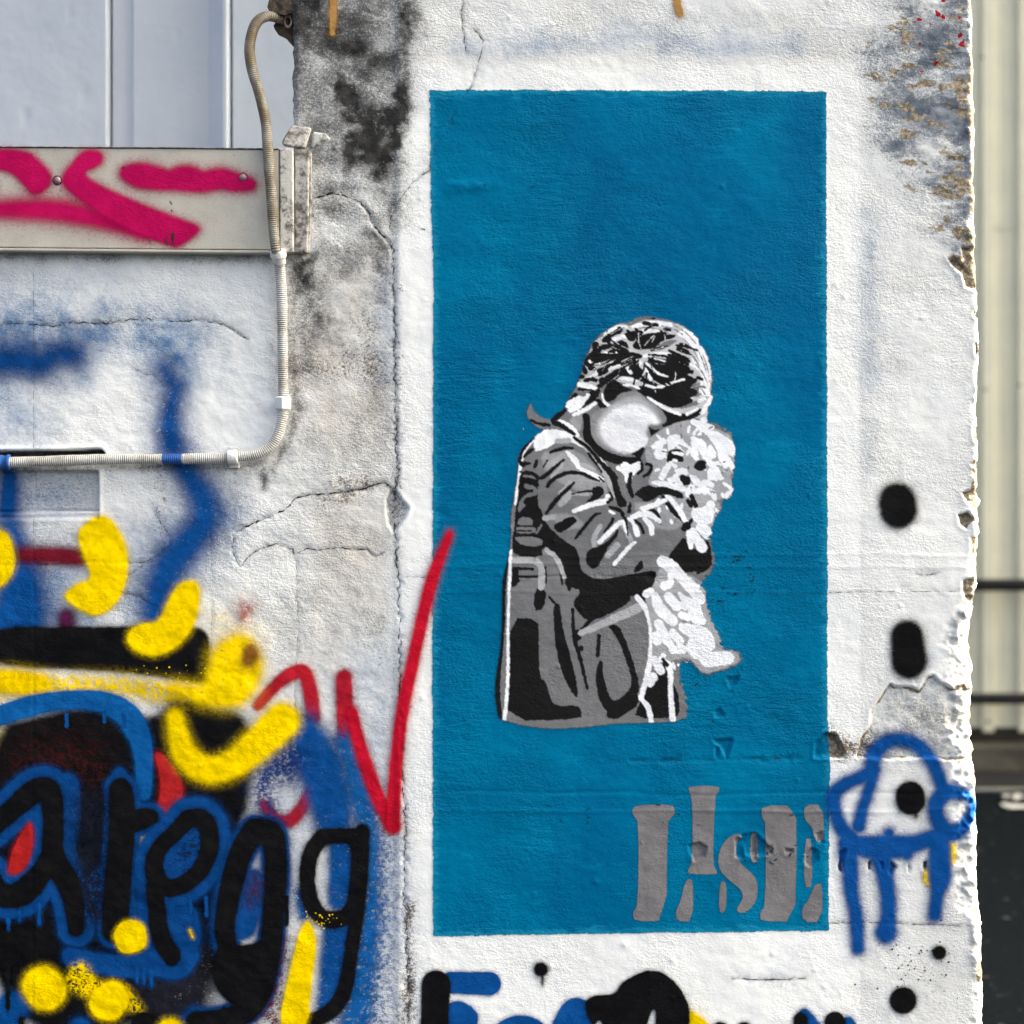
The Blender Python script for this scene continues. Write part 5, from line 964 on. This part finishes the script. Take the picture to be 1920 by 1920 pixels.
# ------------------------------------------------------------------ far right: beige siding, rails, kerb, asphalt
SY = 6.0; KS = (D+SY)/D
M_SIDE = panel_mat('beige_coated_siding', (.62, .59, .46), (.56, .54, .43), (.33, .30, .20))
SIDE = empty('ribbed_siding', (0, SY, 0)); tag(SIDE, 'beige vertically ribbed metal siding beyond the broken wall corner', 'siding')
pr = []; x = 1838-68*44
while x < 1838+68*190:
    pr += [(x-1.5, 0), (x, -.004), (x+3, -.026), (x+23, -.026), (x+27, 0.0), (x+46, 0.0), (x+47, -.003), (x+49, -.003), (x+50, 0)]; x += 68
zb = at(0, 1371, SY).z
o = cladding('siding_sheet', pr, 0, M_SIDE, None, zb, 14.0, SY, (), 8); o.parent = SIDE; o.location = -Vector(SIDE.location)  # sheet stretched high and wide, out of view, to shade the asphalt
zj = at(0, 424, SY).z
M_SCREW = simple_mat('siding_screw', (.06, .07, .06), .6, bump=0)
for px, py in ((1842, 107), (1847, 730), (1912, 722), (1853, 1352)):
    c_ = at(px, py, SY-.026); V, F = disc_dome(c_, 3.2*S*KS, .008, 10); o = mesh_obj('screw', V, F, M_SCREW, SIDE); o.location = -Vector(SIDE.location)
x0, x1 = at(1868, 0, SY).x, at(1904, 0, SY).x
V, F = boxmesh(x0, x1, SY-.006, SY-.001, zj-.012, zj); o = mesh_obj('sheet_lap', V, F, M_SIDE, SIDE, smooth=False); o.location = -Vector(SIDE.location)
M_BLK = simple_mat('black_pipe_paint', (.016, .015, .015), .45, bump=.2, col2=(.03, .026, .024))
for py, r, lab in ((1097, 11.5, 'upper black pipe rail in front of the beige siding'), (1310, 10.5, 'lower black pipe rail in front of the beige siding')):
    yR = 5.85; kR = (D+yR)/D; z = at(0, py, yR).z; V = []; F = []
    X0, X1 = at(-900, 0, yR).x, at(9600, 0, yR).x
    for xq in (X0, X1):
        for i in range(20): a = 2*math.pi*i/20; V.append((xq, yR+r*S*kR*math.cos(a), z+r*S*kR*math.sin(a)))
    F = [(i, 20+i, 20+(i+1) % 20, (i+1) % 20) for i in range(20)]+[tuple(range(20)), tuple(range(39, 19, -1))]
    o = mesh_obj('pipe_rail', V, F, M_BLK); tag(o, lab, 'rail', 'pipe rails on the siding')
M_KERB = simple_mat('stained_concrete', (.085, .078, .062), .9, nscale=6, col2=(.04, .035, .028))
X0, X1 = -4, 30
def setbox(name, y0, y1, z0, z1, m, x0=X0, x1=X1): 
    V, F = boxmesh(x0, x1, y0, y1, z0, z1); o = bevel(mesh_obj(name, V, F, m, smooth=False), .008); tag(o, kind='structure'); return o
zk = at(0, 1398, 5.85).z
setbox('plinth', SY-.02, SY+.3, 0, zb+.02, simple_mat('dark_plinth', (.025, .02, .016), .9))
setbox('kerb', 5.80, SY-.021, 0.0, zk, M_KERB)
setbox('gutter_edge', 5.225, 5.27, 0, .012, simple_mat('gutter_concrete', (.17, .17, .155), .9, nscale=8, col2=(.09, .09, .085)))
def asphalt():
    m, nt, p = new_mat('asphalt'); b = NB(nt)
    c = b.mix(b.ramp(b.noise(130, 4, .7), .4, .7), (.003, .0045, .006), (.015, .017, .019)); c = b.mix(b.math('MULTIPLY', b.ramp(b.noise(1.4, 4, .6), .4, .7), .5), c, (.007, .0085, .010))
    c = b.mix(b.math('MULTIPLY', b.ramp(b.noise(24, 2, .5), .66, .74), .8), c, (.085, .09, .095))
    b.l.new(c, p.inputs['Base Color']); b.l.new(b.bump(b.noise(160, 4, .65), .8, .006), p.inputs['Normal']); p.inputs['Roughness'].default_value = .95; p.inputs['Specular IOR Level'].default_value = .0; return m
G = 260
o = mesh_obj('ground', [(-G, -G, 0), (G, -G, 0), (G, G, 0), (-G, G, 0)], [(0, 1, 2, 3)], asphalt(), smooth=False); tag(o, kind='structure')
o = mesh_obj('gutter', [(X0, 5.271, .004), (X1, 5.271, .004), (X1, 5.799, .004), (X0, 5.799, .004)], [(0, 1, 2, 3)], simple_mat('wet_gutter', (.008, .008, .009), .8, bump=.4, bscale=60, bdist=.01), smooth=False); tag(o, kind='structure')
M_LIT = simple_mat('crumpled_paper', (.42, .42, .40), .8)
for px, py, w, h, lab in ((1901, 1499, .08, .018, 'scrap of pale litter lying nearest the gutter'), (1909, 1516, .10, .012, 'flat scrap of pale litter on the asphalt')):
    yL = ZC/S*D/(py-960)-D
    c_ = at(px, py, yL); V = []; F = []; n = 5
    for i in range(n):
        for j in range(n): V.append((c_.x+(i/(n-1)-.5)*w*(1+.3*rs.rand()), c_.y+(j/(n-1)-.5)*.08*(1+.3*rs.rand()), .006+h*rs.rand()))
    F = [(i*n+j, (i+1)*n+j, (i+1)*n+j+1, i*n+j+1) for i in range(n-1) for j in range(n-1)]
    o = mesh_obj('paper_scrap', V, F, M_LIT, smooth=False); sd_ = o.modifiers.new('thick', 'SOLIDIFY'); sd_.thickness = .002; tag(o, lab, 'litter', 'litter on the asphalt')
